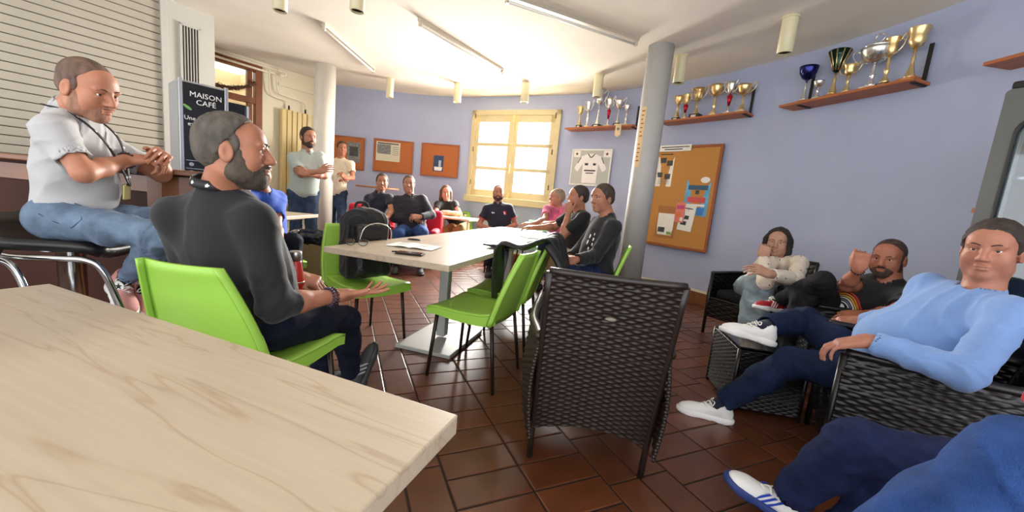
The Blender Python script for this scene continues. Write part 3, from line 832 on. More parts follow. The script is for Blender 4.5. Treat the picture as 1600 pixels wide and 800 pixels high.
# ------------------------------------------------------------------ red armchairs
m_red = mat('crimson_fabric', (186, 18, 48), .8, bump=.15, bscale=200)
def armchair(x, y, f, label):
    e = empty('fabric_armchair', (x, y, 0), math.atan2(f[1], f[0])-math.pi/2); tag(e, label, 'armchair', 'red armchairs')
    def part(n, c, hs, r, k=.02):
        s = SDF(); s.box(c, hs, r); link(n, s.mesh(n, .018), m_red, e, smooth=True)
    part('seat', (0, .03, .33), (.22, .27, .10), .05); part('backrest', (0, -.30, .52), (.34, .08, .33), .06)
    part('arm', (-.26, -.02, .36), (.06, .32, .22), .05); part('arm', (.26, -.02, .36), (.06, .32, .22), .05)
    for a in (-.24, .24):
        for b in (-.28, .22): MB().tube([(a, b, 0), (a, b, .2)], .018, 10).build('leg', m_leg, e, smooth=True)
    return e
armchair(-2.13, 5.70, (.35, -.93), 'crimson armchair of the man in the navy polo by the high table')
armchair(-1.45, 5.74, (.12, -.98), 'crimson armchair of the person in the dark jacket')
green_chair(-.98, 6.98, (.15, -1), 'lime green plastic chair of the woman at the cream desk')

# ------------------------------------------------------------------ drinks cabinet, coffee machine, bin
fg = empty('drinks_fridge', (2.345, 2.0, 0), math.atan2(-.89, .45)); tag(fg, 'tall grey glass-door drinks fridge at the right edge', 'fridge')
m_fg = mat('graphite_metal', (92, 92, 88), .4, .4)
FW, FH = .70, 1.90      # local x along the front face (towards the camera), y behind it
for x in (.015, FW-.015): MB().box((x, .32, FH/2), (.03, .60, FH-.1)).build('side_wall', m_fg, fg, bevel=.006)
MB().box((FW/2, .60, FH/2), (FW-.06, .03, FH-.1)).build('back_wall', mat('fridge_inside', (92, 96, 102), .5), fg)
MB().box((FW/2, .32, .09), (FW-.06, .58, .06)).build('cabinet_floor', MATS['fridge_inside'], fg)
MB().box((FW/2, .32, .03), (FW-.1, .5, .06)).build('plinth', m_black, fg)
MB().box((FW/2, .30, FH), (FW, .6, .04)).build('top_panel', m_black, fg, bevel=.01)
dr = MB()
def rrect(x0, x1, z0, z1, r, n=6):
    o = []
    for cx, cz, a0 in ((x1-r, z1-r, 0), (x0+r, z1-r, 90), (x0+r, z0+r, 180), (x1-r, z0+r, 270)):
        for i in range(n+1):
            a = math.radians(a0+90*i/n); o.append((cx+r*math.cos(a), cz+r*math.sin(a)))
    return o
inn = rrect(.062, FW-.062, .25, FH-.17, .07); outr = rrect(0, FW, .12, FH-.03, .02)
n = len(inn); vs = [(x, -.05, z) for x, z in outr]+[(x, -.05, z) for x, z in inn]+[(x, .0, z) for x, z in outr]+[(x, 0, z) for x, z in inn]
fs = []
for i in range(n):
    j = (i+1) % n; fs += [(i, j, n+j, n+i), (2*n+i, 3*n+i, 3*n+j, 2*n+j), (i, 2*n+i, 2*n+j, j), (n+i, n+j, 3*n+j, 3*n+i)]
dr.add(vs, fs); door = dr.build('door', m_fg, fg)
MB().tube([(x, -.052, z) for x, z in inn], .006, 6, closed=True).build('gasket', m_black, door)
MB().prism([(x, z) for x, z in inn], 0, .006, frame((0, -.02, 0), (1, 0, 0), (0, 0, 1), (0, -1, 0))).build('glass_pane', glass('fridge_glass', (214, 220, 224), .10), door)
MB().box((.05, .06, FH/2), (.03, .05, FH-.4)).build('light_strip', mat('pale_strip', (225, 225, 215), .4), fg)
for z in (.5, .82, 1.14, 1.46): MB().box((FW/2, .30, z), (FW-.07, .50, .012)).build('shelf', m_chrome, fg)
m_cola = mat('brown_bottle_glass', (74, 34, 22), .15)
fgM = Matrix.Translation((2.345, 2.0, 0)) @ Matrix.Rotation(math.atan2(-.89, .45), 4, 'Z')
for k, (x, y) in enumerate(((.16, .16),)):
    w = empty('bottle'); w.matrix_basis = fgM @ Matrix.Translation((x, y, 1.146)); tag(w, 'brown glass bottle on the upper shelf inside the drinks fridge', 'bottle')
    MB().lathe([(.032, 0), (.033, .01), (.033, .13), (.014, .19), (.012, .235)], 16).build('body', m_cola, w, smooth=True)
    MB().lathe([(.014, .235), (.014, .248)], 12).build('cap', mat('gold_metal', (232, 204, 146), .28, .9), w)
cm_ = empty('coffee_machine', (-3.17, 3.62, 0), math.atan2(.78, .62)); tag(cm_, 'black and silver coffee machine with white lettering beside the pillar', 'coffee machine')
m_gl = mat('black_gloss', (26, 26, 28), .15); m_sil = mat('silver_trim', (190, 192, 196), .25, .8)
CW, CHt = .37, 1.93   # local x along the face (away), face looks to -y
MB().box((CW/2, .20, CHt/2), (CW, .38, CHt-.02)).build('cabinet', mat('light_grey_case', (176, 178, 182), .4), cm_, bevel=.006)
MB().box((CW/2, -.006, 1.42), (CW-.05, .03, .96)).build('screen_panel', m_gl, cm_, bevel=.004)
for x in (.012, CW-.012): MB().box((x, -.01, CHt/2), (.03, .05, CHt)).build('trim', m_sil, cm_, bevel=.004)
MB().box((CW+.085, .19, .91), (.16, .36, 1.80)).build('side_unit', m_gl, cm_, bevel=.006)
MB().box((CW+.17, .0, .90), (.018, .05, 1.80)).build('trim', m_sil, cm_, bevel=.004)
m_wt = mat('white_print', (240, 240, 236), .6)
FM = lambda x, z: frame((x, -.0225, z), (1, 0, 0), (0, 0, 1), (0, -1, 0))
text('lettering', 'MAISON\nCAFÉ', .066, FM(.20, 1.77), m_wt, cm_)
text('lettering', 'Une véritable\nexpérience', .052, FM(.175, 1.56), m_wt, cm_)
lf = MB().lathe([(.0, -.002), (.012, 0), (.0, .002)], 12, FM(.06, 1.68) @ Matrix.Rotation(-.6, 4, 'Z') @ Matrix.Diagonal((3.2, 1.1, .5, 1))); lf.build('leaf_emblem', mat('leaf_green', (120, 170, 90), .5), cm_)
for r in range(4):
    MB().box((CW/2, -.024, 1.20-.075*r), (CW-.08, .006, .006)).build('divider', m_sil, cm_)
    for c in range(2): MB().lathe([(.018, 0), (.018, .006)], 16, FM(.08+.20*c, 1.165-.075*r)).build('button', m_sil, cm_)
bn = empty('waste_bin', (-1.86, 3.60, 0), .3); tag(bn, 'tan waste bin lined with a black bag behind the green chair', 'bin')
m_tan = mat('tan_plastic', (150, 124, 88), .5)
MB().grid(lambda u, v: ((.19+.02*v)*math.copysign(min(1, abs(math.cos(2*math.pi*u))*1.35), math.cos(2*math.pi*u)), (.19+.02*v)*math.copysign(min(1, abs(math.sin(2*math.pi*u))*1.35), math.sin(2*math.pi*u)), .6*v), 40, 4).build('body', m_tan, bn, smooth=True)
s = SDF(); s.box((0, 0, .60), (.225, .225, .05), .03); s.box((0, 0, .68), (.19, .19, .09), .02, sub=True); s.disp = folds(.010, 4, 16); s.amp = .01
link('bag', s.mesh('bag', .012), mat('black_plastic_bag', (16, 16, 18), .25), bn)

# ================================================================== people
SKIN = {}
def skin_mat(name, rgb):
    rgb = (int(rgb[0]*.86), int(rgb[1]*.82), int(rgb[2]*.79))
    return mat('skin_'+name, rgb, .52, var=.10, scale=18, bump=.06, bscale=160, spec=.4)
def rot3(x, y, z): return np.array([[x[0], y[0], z[0]], [x[1], y[1], z[1]], [x[2], y[2], z[2]]], np.float32)
def head_prims(s, H, R, sc=1.0, detail=True):
    """H centre of the head, R columns right/forward/up"""
    R3 = np.array(R, np.float32); Hc = np.array(H, np.float32)
    P = lambda x, y, z: Hc+R3@(np.array((x, y, z), np.float32)*sc)
    def E(x, y, z, a, b, c, k=.02, sub=False): s.ell(P(x, y, z), (a*sc, b*sc, c*sc), R3, k*sc, sub=sub)
    E(0, -.012, .032, .077, .097, .088, .0)
    E(0, .030, -.042, .060, .062, .078, .035)
    E(0, .058, .040, .056, .034, .048, .03)
    for q in (-1, 1):
        E(q*.042, .052, -.030, .026, .030, .030, .025)           # cheek
        E(q*.052, .012, -.072, .018, .040, .026, .03)            # jaw corner
        E(q*.030, .083, .026, .026, .012, .009, .012)            # brow
        E(q*.032, .096, .005, .017, .013, .010, .012, True)      # socket
        E(q*.0795, -.008, -.012, .009, .021, .034, .008)         # ear
        E(q*.088, -.002, -.010, .006, .011, .020, .006, True)
    for q in (-1, 1):
        E(q*.032, .0835, .0135, .0155, .0085, .0055, .004); E(q*.032, .082, -.0055, .0145, .0075, .0045, .004)   # lids
    E(0, .066, -.098, .028, .022, .020, .025)                    # chin
    s.cone(P(0, .092, .014), P(0, .113, -.026), .008*sc, .0125*sc, .014*sc)
    for q in (-1, 1): E(q*.012, .100, -.031, .009, .010, .008, .008)
    E(0, .096, -.058, .024, .010, .0055, .007); E(0, .093, -.070, .020, .011, .007, .007)
    E(0, .106, -.0638, .022, .008, .0016, .003, True)
def neck_prims(s, N, H, R, sc=1.0, r=.060):
    R3 = np.array(R, np.float32); Hc = np.array(H, np.float32)
    s.cone(Hc+R3@np.array((0, -.022, -.055), np.float32)*sc, N, r*sc*.92, r*sc*1.08, .03)
def hand_prims(s, wrist, d, n, side=1, curl=(.35, .45, .3), spread=.08, thumb=(.55, .35), sc=1.0, k=.007, curls=None):
    """d finger direction, n back-of-hand normal, side=+1 thumb towards d x n"""
    d = Vector(d).normalized(); n = (Vector(n)-d*Vector(n).dot(d)).normalized(); t = d.cross(n)*side
    w = Vector(wrist)
    P = lambda a, b, c: w+(t*a+d*b+n*c)*sc
    R = rot3(t, d, n)
    s.box(P(0, .052, 0), (.042*sc, .050*sc, .0155*sc), .014*sc, R, .018)
    s.ell(P(.020, .030, -.008), (.022*sc, .032*sc, .016*sc), R, .012)
    s.ell(P(-.020, .030, -.006), (.018*sc, .034*sc, .014*sc), R, .012)
    LEN = ((.031, .026, .020), (.043, .028, .022), (.047, .031, .023), (.042, .028, .022))   # little ... index
    for i, x in enumerate((-.0325, -.0112, .0112, .0325)):
        c = curls[i] if curls else curl
        a = 0; p = P(x, .094-(.010 if i == 0 else 0), 0); r = .0092*sc*(.88 if i == 0 else 1)
        sp = (i-1.5)*spread
        for j in range(3):
            a += c[j]
            dd = (d*math.cos(a)-n*math.sin(a)); dd = (dd+t*sp*math.cos(a)).normalized()
            q = p+dd*LEN[i][j]*sc*1.06
            s.cone(p, q, r, r*.90, k if j == 0 else .003); p = q; r *= .92
    p = P(.034, .022, -.004); dd = (d*math.cos(thumb[0])+t*math.sin(thumb[0])-n*.25*thumb[1]).normalized()
    q = p+dd*.044*sc; s.cone(p, q, .0135*sc, .0115*sc, .010)
    d2 = (dd+(d-dd)*thumb[1]*.8-n*thumb[1]*.5-t*thumb[1]*.25).normalized(); q2 = q+d2*.032*sc; s.cone(q, q2, .0110*sc, .0100*sc, .004)
    q3 = q2+(d2-n*.15).normalized()*.024*sc; s.cone(q2, q3, .0100*sc, .0085*sc, .003)
def perp(v, pref):
    v = Vector(v).normalized(); p = Vector(pref); p = p-v*p.dot(v)
    return p.normalized()
def hair_mesh(H, R, sc, style, h, seed=1):
    R3 = np.array(R, np.float32); Hc = np.array(H, np.float32); s = SDF()
    P = lambda x, y, z: Hc+R3@(np.array((x, y, z), np.float32)*sc)
    W = lambda v: R3@np.array(v, np.float32)
    if style == 'stubble' or style == 'receding' or style == 'short':
        t = {'stubble': .0022, 'receding': .008, 'short': .009}[style]
        nrm = np.array({'stubble': (0, .62, -.72), 'receding': (0, .80, -.60), 'short': (0, .66, -.75)}[style]); nrm = nrm/np.linalg.norm(nrm)
        c0 = {'stubble': (0, .052, .078), 'receding': (0, .028, .075), 'short': (0, .068, .062)}[style]
        cut = [(P(*c0), W(nrm))]
        cutf = [(P(0, .072, .030), W((0, .86, -.5)))]
        s.ell(P(0, -.013, .033), ((.077+t)*sc, (.098+t)*sc, (.089+t)*sc), R3, 0, cut=cut+[(P(0, -.02, -.035), W((0, .25, -.97)))])
        s.ell(P(0, -.047, -.012), ((.064+t*.7)*sc, (.058+t)*sc, (.048+t)*sc), R3, .02, cut=[(P(0, -.018, 0), W((0, 1, .0))), (P(0, -.05, -.062), W((0, .1, -1)))])
        for q in (-1, 1): s.ell(P(q*.0685, .010, .020), ((.008+t*.5)*sc, .020*sc, .034*sc), R3, .012)
        if t > .005: s.disp = folds(.0022, seed, 60); s.amp = .003
    elif style == 'long':
        s.ell(P(0, -.02, .030), (.092*sc, .108*sc, .102*sc), R3, 0, cut=[(P(0, .052, .055), W((0, .80, -.6)))])
        for q in (-1, 1): s.cone(P(q*.072, -.01, .01), P(q*.088, -.015, -.19), .042*sc, .030*sc, .03)
        s.cone(P(0, -.075, .0), P(0, -.085, -.19), .06*sc, .045*sc, .04)
        s.disp = folds(.004, seed, 30); s.amp = .004
    elif style == 'bun':
        s.ell(P(0, -.018, .032), (.086*sc, .104*sc, .097*sc), R3, 0, cut=[(P(0, .052, .060), W((0, .80, -.6))), (P(0, -.02, -.055), W((0, .2, -1)))])
        s.ell(P(0, -.11, .05), (.045*sc, .04*sc, .045*sc), R3, .02); s.disp = folds(.003, seed, 35); s.amp = .003
    elif style == 'cap':
        s.ell(P(0, -.010, .050), (.090*sc, .110*sc, .085*sc), R3, 0, cut=[(P(0, 0, .035), W((0, .1, -1)))])
        s.ell(P(0, .12, .045), (.07*sc, .075*sc, .012*sc), R3, .01)
    return s.mesh('hair', h)
def beard_mesh(H, R, sc, h, seed=3, t=.006):
    R3 = np.array(R, np.float32); Hc = np.array(H, np.float32); s = SDF()
    P = lambda x, y, z: Hc+R3@(np.array((x, y, z), np.float32)*sc); W = lambda v: R3@np.array(v, np.float32)
    cut = [(P(0, .06, -.044), W((0, .18, .98)))]
    s.ell(P(0, .030, -.044), ((.060+t)*sc, (.064+t)*sc, (.080+t)*sc), R3, 0, cut=cut)
    s.ell(P(0, .068, -.098), ((.030+t)*sc, (.024+t)*sc, (.022+t)*sc), R3, .03)
    for q in (-1, 1):
        s.ell(P(q*.052, .012, -.070), ((.019+t)*sc, .040*sc, .032*sc), R3, .03)
        s.ell(P(q*.062, .022, -.030), ((.008+t)*sc, .018*sc, .045*sc), R3, .02)
    s.ell(P(0, .097, -.046), (.027*sc, .011*sc, .006*sc), R3, .006)
    s.ell(P(0, .108, -.062), (.022*sc, .018*sc, .010*sc), R3, .006, sub=True)
    s.disp = folds(.0014, seed, 70); s.amp = .002
    return s.mesh('beard', h)

# ------------------------------------------------------------------ shoes, in a local frame: x side, y toe, z up, origin under the ankle
def shoe_meshes(h=.006):
    o = {}
    s = SDF()
    s.ell((0, -.045, .045), (.034, .042, .046), k=0); s.cone((0, -.02, .06), (0, .12, .032), .037, .030, .03)
    s.ell((0, .135, .030), (.041, .062, .030), k=.03); s.cone((0, -.03, .08), (0, -.035, .098), .037, .037, .02)
    s.cone((0, -.03, .09), (0, -.035, .16), .030, .030, .004, sub=True)
    s.box((0, .05, -.03), (.2, .3, .045), .0, sub=True, k=0)
    o['upper'] = s.mesh('upper', h)
    s = SDF()
    s.ell((0, -.045, .018), (.042, .052, .05), k=0, cut=[((0, 0, .028), (0, 0, 1)), ((0, 0, 0), (0, 0, -1))])
    s.cone((0, -.03, .015), (0, .12, .015), .038, .045, .02, cut=[((0, 0, .028), (0, 0, 1)), ((0, 0, 0), (0, 0, -1))])
    s.ell((0, .14, .018), (.049, .068, .05), k=.02, cut=[((0, 0, .028), (0, 0, 1)), ((0, 0, 0), (0, 0, -1))])
    o['sole'] = s.mesh('sole', h)
    mb = MB()
    for i in range(5):
        y = .035+i*.021; z = .098-.0105*i-.003*i
        mb.tube(smooth_path([(-.024, y, z-.012), (0, y+.006, z+.002), (.024, y, z-.012)], 4), .0032, 6)
        mb.tube(smooth_path([(-.024, y, z-.012), (0, y+.012, z+.001), (.024, y+.02, z-.026)], 4), .0028, 6)
    for q in (-1, 1): mb.tube(smooth_path([(0, .03, .102), (q*.03, .02, .110), (q*.045, .03, .092), (q*.02, .034, .100)], 4), .0028, 6)
    o['laces'] = mb.mesh('laces')
    mb = MB(); mb.grid(lambda u, v: ((.031-.012*(v-.5)**2*2)*math.sin((u-.5)*2.2), .165+.032*math.cos((u-.5)*2.2)*1+0*v, .012+.022*v), 10, 3, .004)
    o['toe_cap'] = None
    return o
SHOE = shoe_meshes(.0075)
def shoe(parent, ankle, toe_dir, up, upper_m, sole_m, lace_m, sc=1.0, stripes=None, inv=None):
    y = Vector(toe_dir).normalized(); z = (Vector(up)-y*Vector(up).dot(y)).normalized(); x = y.cross(z)
    org = Vector(ankle)-z*.085*sc
    M = frame(org, x*sc, y*sc, z*sc)
    if inv is not None: M = inv @ M
    def cp(k, m):
        kk = (k, m.name)
        if kk not in SHOE: me = SHOE[k].copy(); me.materials.clear(); SHOE[kk] = me
        return SHOE[kk]
    e = link('shoe', cp('upper', upper_m), upper_m, parent, smooth=True, M=M)
    link('sole', cp('sole', sole_m), sole_m, e, smooth=True); link('laces', cp('laces', lace_m), lace_m, e, smooth=True)
    if stripes is not None:
        for i in range(3):
            for q in (-1, 1):
                mb = MB(); y0 = .015+.024*i
                mb.grid(lambda u, v: (q*(.0395-.010*v-.004*(1-v)), y0+.010*(u-.5)-.030*v+.030, .030+.045*v), 2, 5, .003*(-q))
                mb.build('stripe', stripes, e)
    return e

# ------------------------------------------------------------------ the person builder
def person(label, J, head, skin=(205, 150, 122), shirt=None, trousers=None, hands=None, hair=('short', (60, 48, 40)), beard=None, shoes=None, h=.008, hs=None, girth=1.0, sc=1.0, seed=1, lanyard=False, extra=None, nobody=()):
    """J: joint dict of world points. pel, chest(neck base 'nk'), sL sR eL eR wL wR, hL hR kL kR aL aR; head=(centre, forward, up)"""
    base = Vector((J['pel'].x, J['pel'].y, 0)); root = empty('person', base); tag(root, label, 'person')
    inv = Matrix.Translation(-base)
    def put(name, me, m, par=root, smooth=True):
        if par is root: me.transform(inv)
        return link(name, me, m, par, smooth)
    hs = hs or h
    Hc, hf, hu = head; hf = Vector(hf).normalized(); hx = hf.cross(Vector(hu)).normalized(); hz = hx.cross(hf)
    R = rot3(hx, hf, hz)
    pel, nk = J['pel'], J['nk']
    spine = (nk-pel).normalized(); across = (J['sR']-J['sL']); across = (across-spine*across.dot(spine)).normalized()
    fwd = spine.cross(across)*-1
    fwd = across.cross(spine)*-1 if False else spine.cross(across)
    TR = rot3(across, fwd, spine); L = (nk-pel).length
    hipac = (J['hR']-J['hL']).normalized()
    sm = skin_mat('%d_%d_%d' % skin, skin)
    # --- body
    parts = []
    s = SDF(); head_prims(s, Hc, R, sc); neck_prims(s, nk+spine*.0, Hc, R, sc)
    s.cone(nk-spine*.03, nk-spine*.10, .055*sc, .05*sc, .03)
    parts.append(s.mesh('head', hs))
    hands = hands or {}
    for q in 'LR':
        if q in nobody: continue
        S, E_, W_ = J['s'+q], J['e'+q], J['w'+q]
        at_ = .84 if (shirt and shirt.get('sleeve', 'long') == 'long') else 1.0
        s = SDF(); s.cone(S, E_, .046*girth**.5*sc*at_, .039*sc*at_, .0)
        m1 = E_+(W_-E_)*.35
        s.cone(E_, m1, .038*sc*at_, .040*sc*(at_ if at_ < 1 and shirt.get('slen', .93) > .5 else 1), .02); s.cone(m1, W_, .040*sc, .026*sc, .02)
        hd = hands.get(q)
        if hd:
            s.cone(W_-(W_-E_).normalized()*.02, W_+Vector(hd['d']).normalized()*.03*sc, .026*sc, .024*sc, .015)
            hand_prims(s, W_, hd['d'], hd['n'], hd.get('side', 1 if q == 'L' else -1), hd.get('curl', (.35, .45, .3)), hd.get('spread', .06), hd.get('thumb', (.55, .35)), sc*hd.get('sc', 1), curls=hd.get('curls'))
        parts.append(s.mesh('arm', hs))
    s = SDF()
    s.cone(nk-spine*.08, pel+spine*.05, .085*sc, .095*sc, .0)
    for q in 'LR':
        s.cone(J['s'+q], nk-spine*.12, .04, .06, .03)
        if 'k'+q in J:
            s.cone(J['h'+q], J['k'+q], .065*sc, .045*sc, .04); s.cone(J['k'+q], J['a'+q], .042*sc, .032*sc, .02)
    parts.append(s.mesh('trunk', max(h*1.8, .016)))
    body = put('body', join_meshes('body', parts), sm)
    # --- eyes and brows
    R3 = R; P = lambda x, y, z: Vector(np.array(Hc)+R3@(np.array((x, y, z))*sc))-base
    we = mat('eye_white', (232, 226, 218), .25); ir = mat('eye_iris', (52, 36, 26), .2)
    if hs <= .0095:
        for q in (-1, 1):
            mb = MB().lathe([(0.0004, -.0115), (.0065, -.0095), (.0108, -.004), (.0115, 0), (.0108, .004), (.0065, .0095), (.0004, .0115)], 14, frame(P(q*.032, .0750, .005), hx, hz*-1, hf) @ Matrix.Scale(sc, 4))
            ey = mb.build('eye', we, root, smooth=True)
            MB().lathe([(.0055, .0), (.0048, .0012), (.0004, .0018)], 12, frame(P(q*.032, .0750, .005)+hf*.0102*sc, hx, hz*-1, hf) @ Matrix.Scale(sc, 4)).build('iris', ir, ey)
        hm = hair[1] if hair else (70, 55, 45)
        bm = mat('brow_%d_%d_%d' % tuple(int(x*.7) for x in hm), tuple(int(x*.7) for x in hm), .9)
        for q in (-1, 1):
            MB().tube(smooth_path([P(q*.014, .0965, .024), P(q*.030, .0985, .031), P(q*.048, .083, .027)], 4), [.0030*sc]*4+[.0036*sc]*4+[.0018*sc], 6, flat=.6).build('eyebrow', bm, root, smooth=True)
    if hair:
        hm = mat('hair_%d_%d_%d' % hair[1], hair[1], .75, var=.42, scale=38, bump=.25, bscale=130, stretch=(1, 1, .35))
        put('hair', hair_mesh(Hc, R, sc, hair[0], max(hs*.9, .003), seed), hm)
    if beard:
        bm = mat('beard_%d_%d_%d' % beard[0:3], beard[0:3], .8, var=.42, scale=30, bump=.3, bscale=150, stretch=(1, 1, .5))
        put('beard', beard_mesh(Hc, R, sc, max(hs*.9, .003), t=beard[3] if len(beard) > 3 else .006), bm)
    # --- shirt
    if shirt:
        g = girth; s = SDF(); o = shirt.get('loose', .0)
        s.ell(pel+spine*(L*.66), ((.152+o)*g*sc, (.106+o)*g*sc, L*.36), TR, 0)
        s.ell(pel+spine*(L*.32)+fwd*(.02*g), ((.146+o)*g*sc, (.112+o+shirt.get('belly', 0))*g*sc, L*.36), TR, .08)
        hem = shirt.get('hem', -.02)
        s.ell(pel+spine*(L*.06), ((.160+o)*g*sc, (.122+o)*g*sc, L*.24), TR, .06, cut=[(pel+spine*hem, spine*-1)])
        for q in 'LR':
            S = J['s'+q]; inw = (nk-S)
            s.cone(S+inw*.06, nk-spine*.02+inw.normalized()*-.03, .056*sc*g**.3, .054*sc, .05)
            s.cone(S, pel+spine*(L*.55)+(S-nk)*.55, .050*sc*g**.3, .07*sc, .05)
        s.cone(nk+spine*.012, nk-spine*.05, .062*sc, .085*sc, .04)
        sl = shirt.get('sleeve', 'long')
        for q in 'LR':
            if q in nobody: continue
            S, E_, W_ = J['s'+q], J['e'+q], J['w'+q]; ua = (E_-S); r0 = .057*sc*g**.4
            if sl == 'short':
                t = shirt.get('slen', .62); C_ = S+ua*t; dn = ua.normalized()
                s.cone(S, S+ua*(t+.25), r0, (.058+o*.5)*sc*g**.3, .035, cut=[(C_, dn)])
                s.cone(C_-dn*.012, S+ua*(t+.5), .0475*sc*g**.3, .046*sc*g**.3, .0, sub=True)
            else:
                fa = (W_-E_); t = shirt.get('slen', .93)
                s.cone(S, E_, r0, (.053+o*.4)*sc, .035)
                C_ = E_+fa*t; dn = fa.normalized()
                s.cone(E_, E_+fa*(t+.12), (.053+o*.4)*sc, (.040+o*.2)*sc, .02, cut=[(C_, dn)])
                s.cone(C_-dn*.015, E_+fa*(t+.5), .034*sc, .034*sc, .0, sub=True)
        # neck opening
        cn = nk+(Vector(Hc)-nk).normalized()*.02
        s.cone(nk-spine*.005+fwd*.01, cn+(Vector(Hc)-nk).normalized()*.10, (.058)*sc, .066*sc, .0, sub=True)
        s.disp = folds(shirt.get('fold', .0055), seed, 9); s.amp = .005
        if sl != 'short':
            f0 = s.disp; EE = [(V3(J['e'+q]), V3((J['w'+q]-J['s'+q]).normalized())) for q in 'LR' if q not in nobody]
            def dsp(p, f0=f0, EE=EE):
                d = f0(p)
                for c, ax in EE:
                    r = p-c; d = d+.0035*np.exp(-(r*r).sum(1)/.012)*np.sin((r@ax)*110+1200*d)
                return d
            s.disp = dsp
        shm = shirt['m']
        sh_o = put('shirt' if shirt.get('name') is None else shirt['name'], s.mesh('shirt', h), shm)
        if shirt.get('collar'):
            cmx = shirt.get('collar_m', shm); up_ = ((Vector(Hc)-nk).normalized()+spine).normalized()
            s = SDF(); cc = nk+up_*.012+fwd*.006
            s.cone(cc-up_*.02, cc+up_*.032, .080*sc, .068*sc, 0, cut=[(cc+up_*.034, up_), (cc-up_*.02, up_*-1)])
            s.cone(cc-up_*.05, cc+up_*.08, .070*sc, .062*sc, 0, sub=True)
            s.cone(cc+fwd*.05-up_*.05, cc+fwd*.10+up_*.06, .010, .035, .0, sub=True)
            put('collar', s.mesh('collar', min(h, .006)), cmx)
        if shirt.get('cuff'):
            for q in 'LR':
                if q in nobody: continue
                S, E_ = J['s'+q], J['e'+q]; C_ = S+(E_-S)*(shirt.get('slen', .62)-.03); dn = (E_-S).normalized(); u = perp(dn, (0, 0, 1)); v = dn.cross(u)
                rr = (.0585+o*.5)*sc*g**.3+.001
                MB().tube([C_+(u*math.cos(a)+v*math.sin(a))*rr-base for a in [2*math.pi*i/28 for i in range(28)]], .0055, 8, closed=True).build('cuff_band', shirt['cuff'], root, smooth=True)
    # --- trousers
    if trousers and 'kL' in J:
        s = SDF(); g = girth; o = trousers.get('loose', 0)
        hR3 = TR
        s.ell(pel+spine*.02, ((.158+o)*g*sc, (.118+o)*g*sc, .12*sc), TR, 0, cut=[(pel+spine*trousers.get('waist', .10), spine)])
        for q in 'LR':
            Hq, K, A = J['h'+q], J['k'+q], J['a'+q]
            r1, r2, r3 = (.092+o)*sc*g**.6, (.066+o)*sc*g**.4, (.048+o*1.2)*sc
            s.cone(Hq, Hq+(K-Hq)*.5, r1, (r1+r2)/2*1.02, .06); s.cone(Hq+(K-Hq)*.5, K, (r1+r2)/2*1.02, r2, .03)
            t = trousers.get('len', .92); C_ = K+(A-K)*t; dn = (A-K).normalized()
            s.cone(K, K+(A-K)*.35, r2, r2*.97, .03)
            s.cone(K+(A-K)*.35, K+(A-K)*(t+.1), r2*.97, r3, .03, cut=[(C_, dn)])
            s.cone(C_-dn*.02, K+(A-K)*(t+.4), r3*.82, r3*.82, .0, sub=True)
        f0 = folds(trousers.get('fold', .006), seed+5, 9)
        KK = [(V3(J['k'+q]), V3((J['a'+q]-J['h'+q]).normalized())) for q in 'LR']+[(V3(J['h'+q]+(J['k'+q]-J['h'+q])*.25), V3((J['k'+q]-J['h'+q]).normalized())) for q in 'LR']
        def dsp(p):
            d = f0(p)
            for c, ax in KK:
                r = p-c; d = d+.0038*np.exp(-(r*r).sum(1)/.016)*np.sin((r@ax)*85+1400*d)
            return d
        s.disp = dsp; s.amp = .008
        put('trousers', s.mesh('trousers', h), trousers['m'])
    if shoes and 'aL' in J:
        for q in 'LR':
            if q in shoes.get('skip', ''): continue
            dv, uv = shoes[q] if q in shoes else (fwd, (0, 0, 1))
            shoe(root, J['a'+q]-base, dv, uv, shoes['upper'], shoes['sole'], shoes['lace'], sc*shoes.get('sc', 1), shoes.get('stripes'))
            s = SDF(); s.cone(J['a'+q], J['k'+q]+(J['a'+q]-J['k'+q])*.80, .036*sc, .040*sc, 0); put('sock', s.mesh('sock', .014), shoes.get('sock', m_black))
    return root, base, (spine, across, fwd, R)
from mathutils.bvhtree import BVHTree
def surf_of(root, names):
    o = [c for c in root.children if c.name.split('.')[0] in names][0]; me = o.data
    return BVHTree.FromPolygons([v.co.copy() for v in me.vertices], [tuple(p.vertices) for p in me.polygons])
def pix_on(root, names, px, py):
    h = surf_of(root, names).ray_cast(Vector((0, 0, CAMH))-root.location, ray(px, py).normalized(), 20.0)
    return h[0], h[1]
def drop(bvh, p, d):
    h = bvh.ray_cast(Vector(p)-Vector(d).normalized()*.4, Vector(d).normalized(), 1.0)
    return h[0], h[1]
def jeans(name, rgb): return mat('denim_'+name, rgb, .85, var=.35, scale=14, bump=.35, bscale=260, spec=.2)
def cloth(name, rgb, var=.06): return mat('cloth_'+name, rgb, .85, var=var, scale=10, bump=.15, bscale=350, sheen=.15)

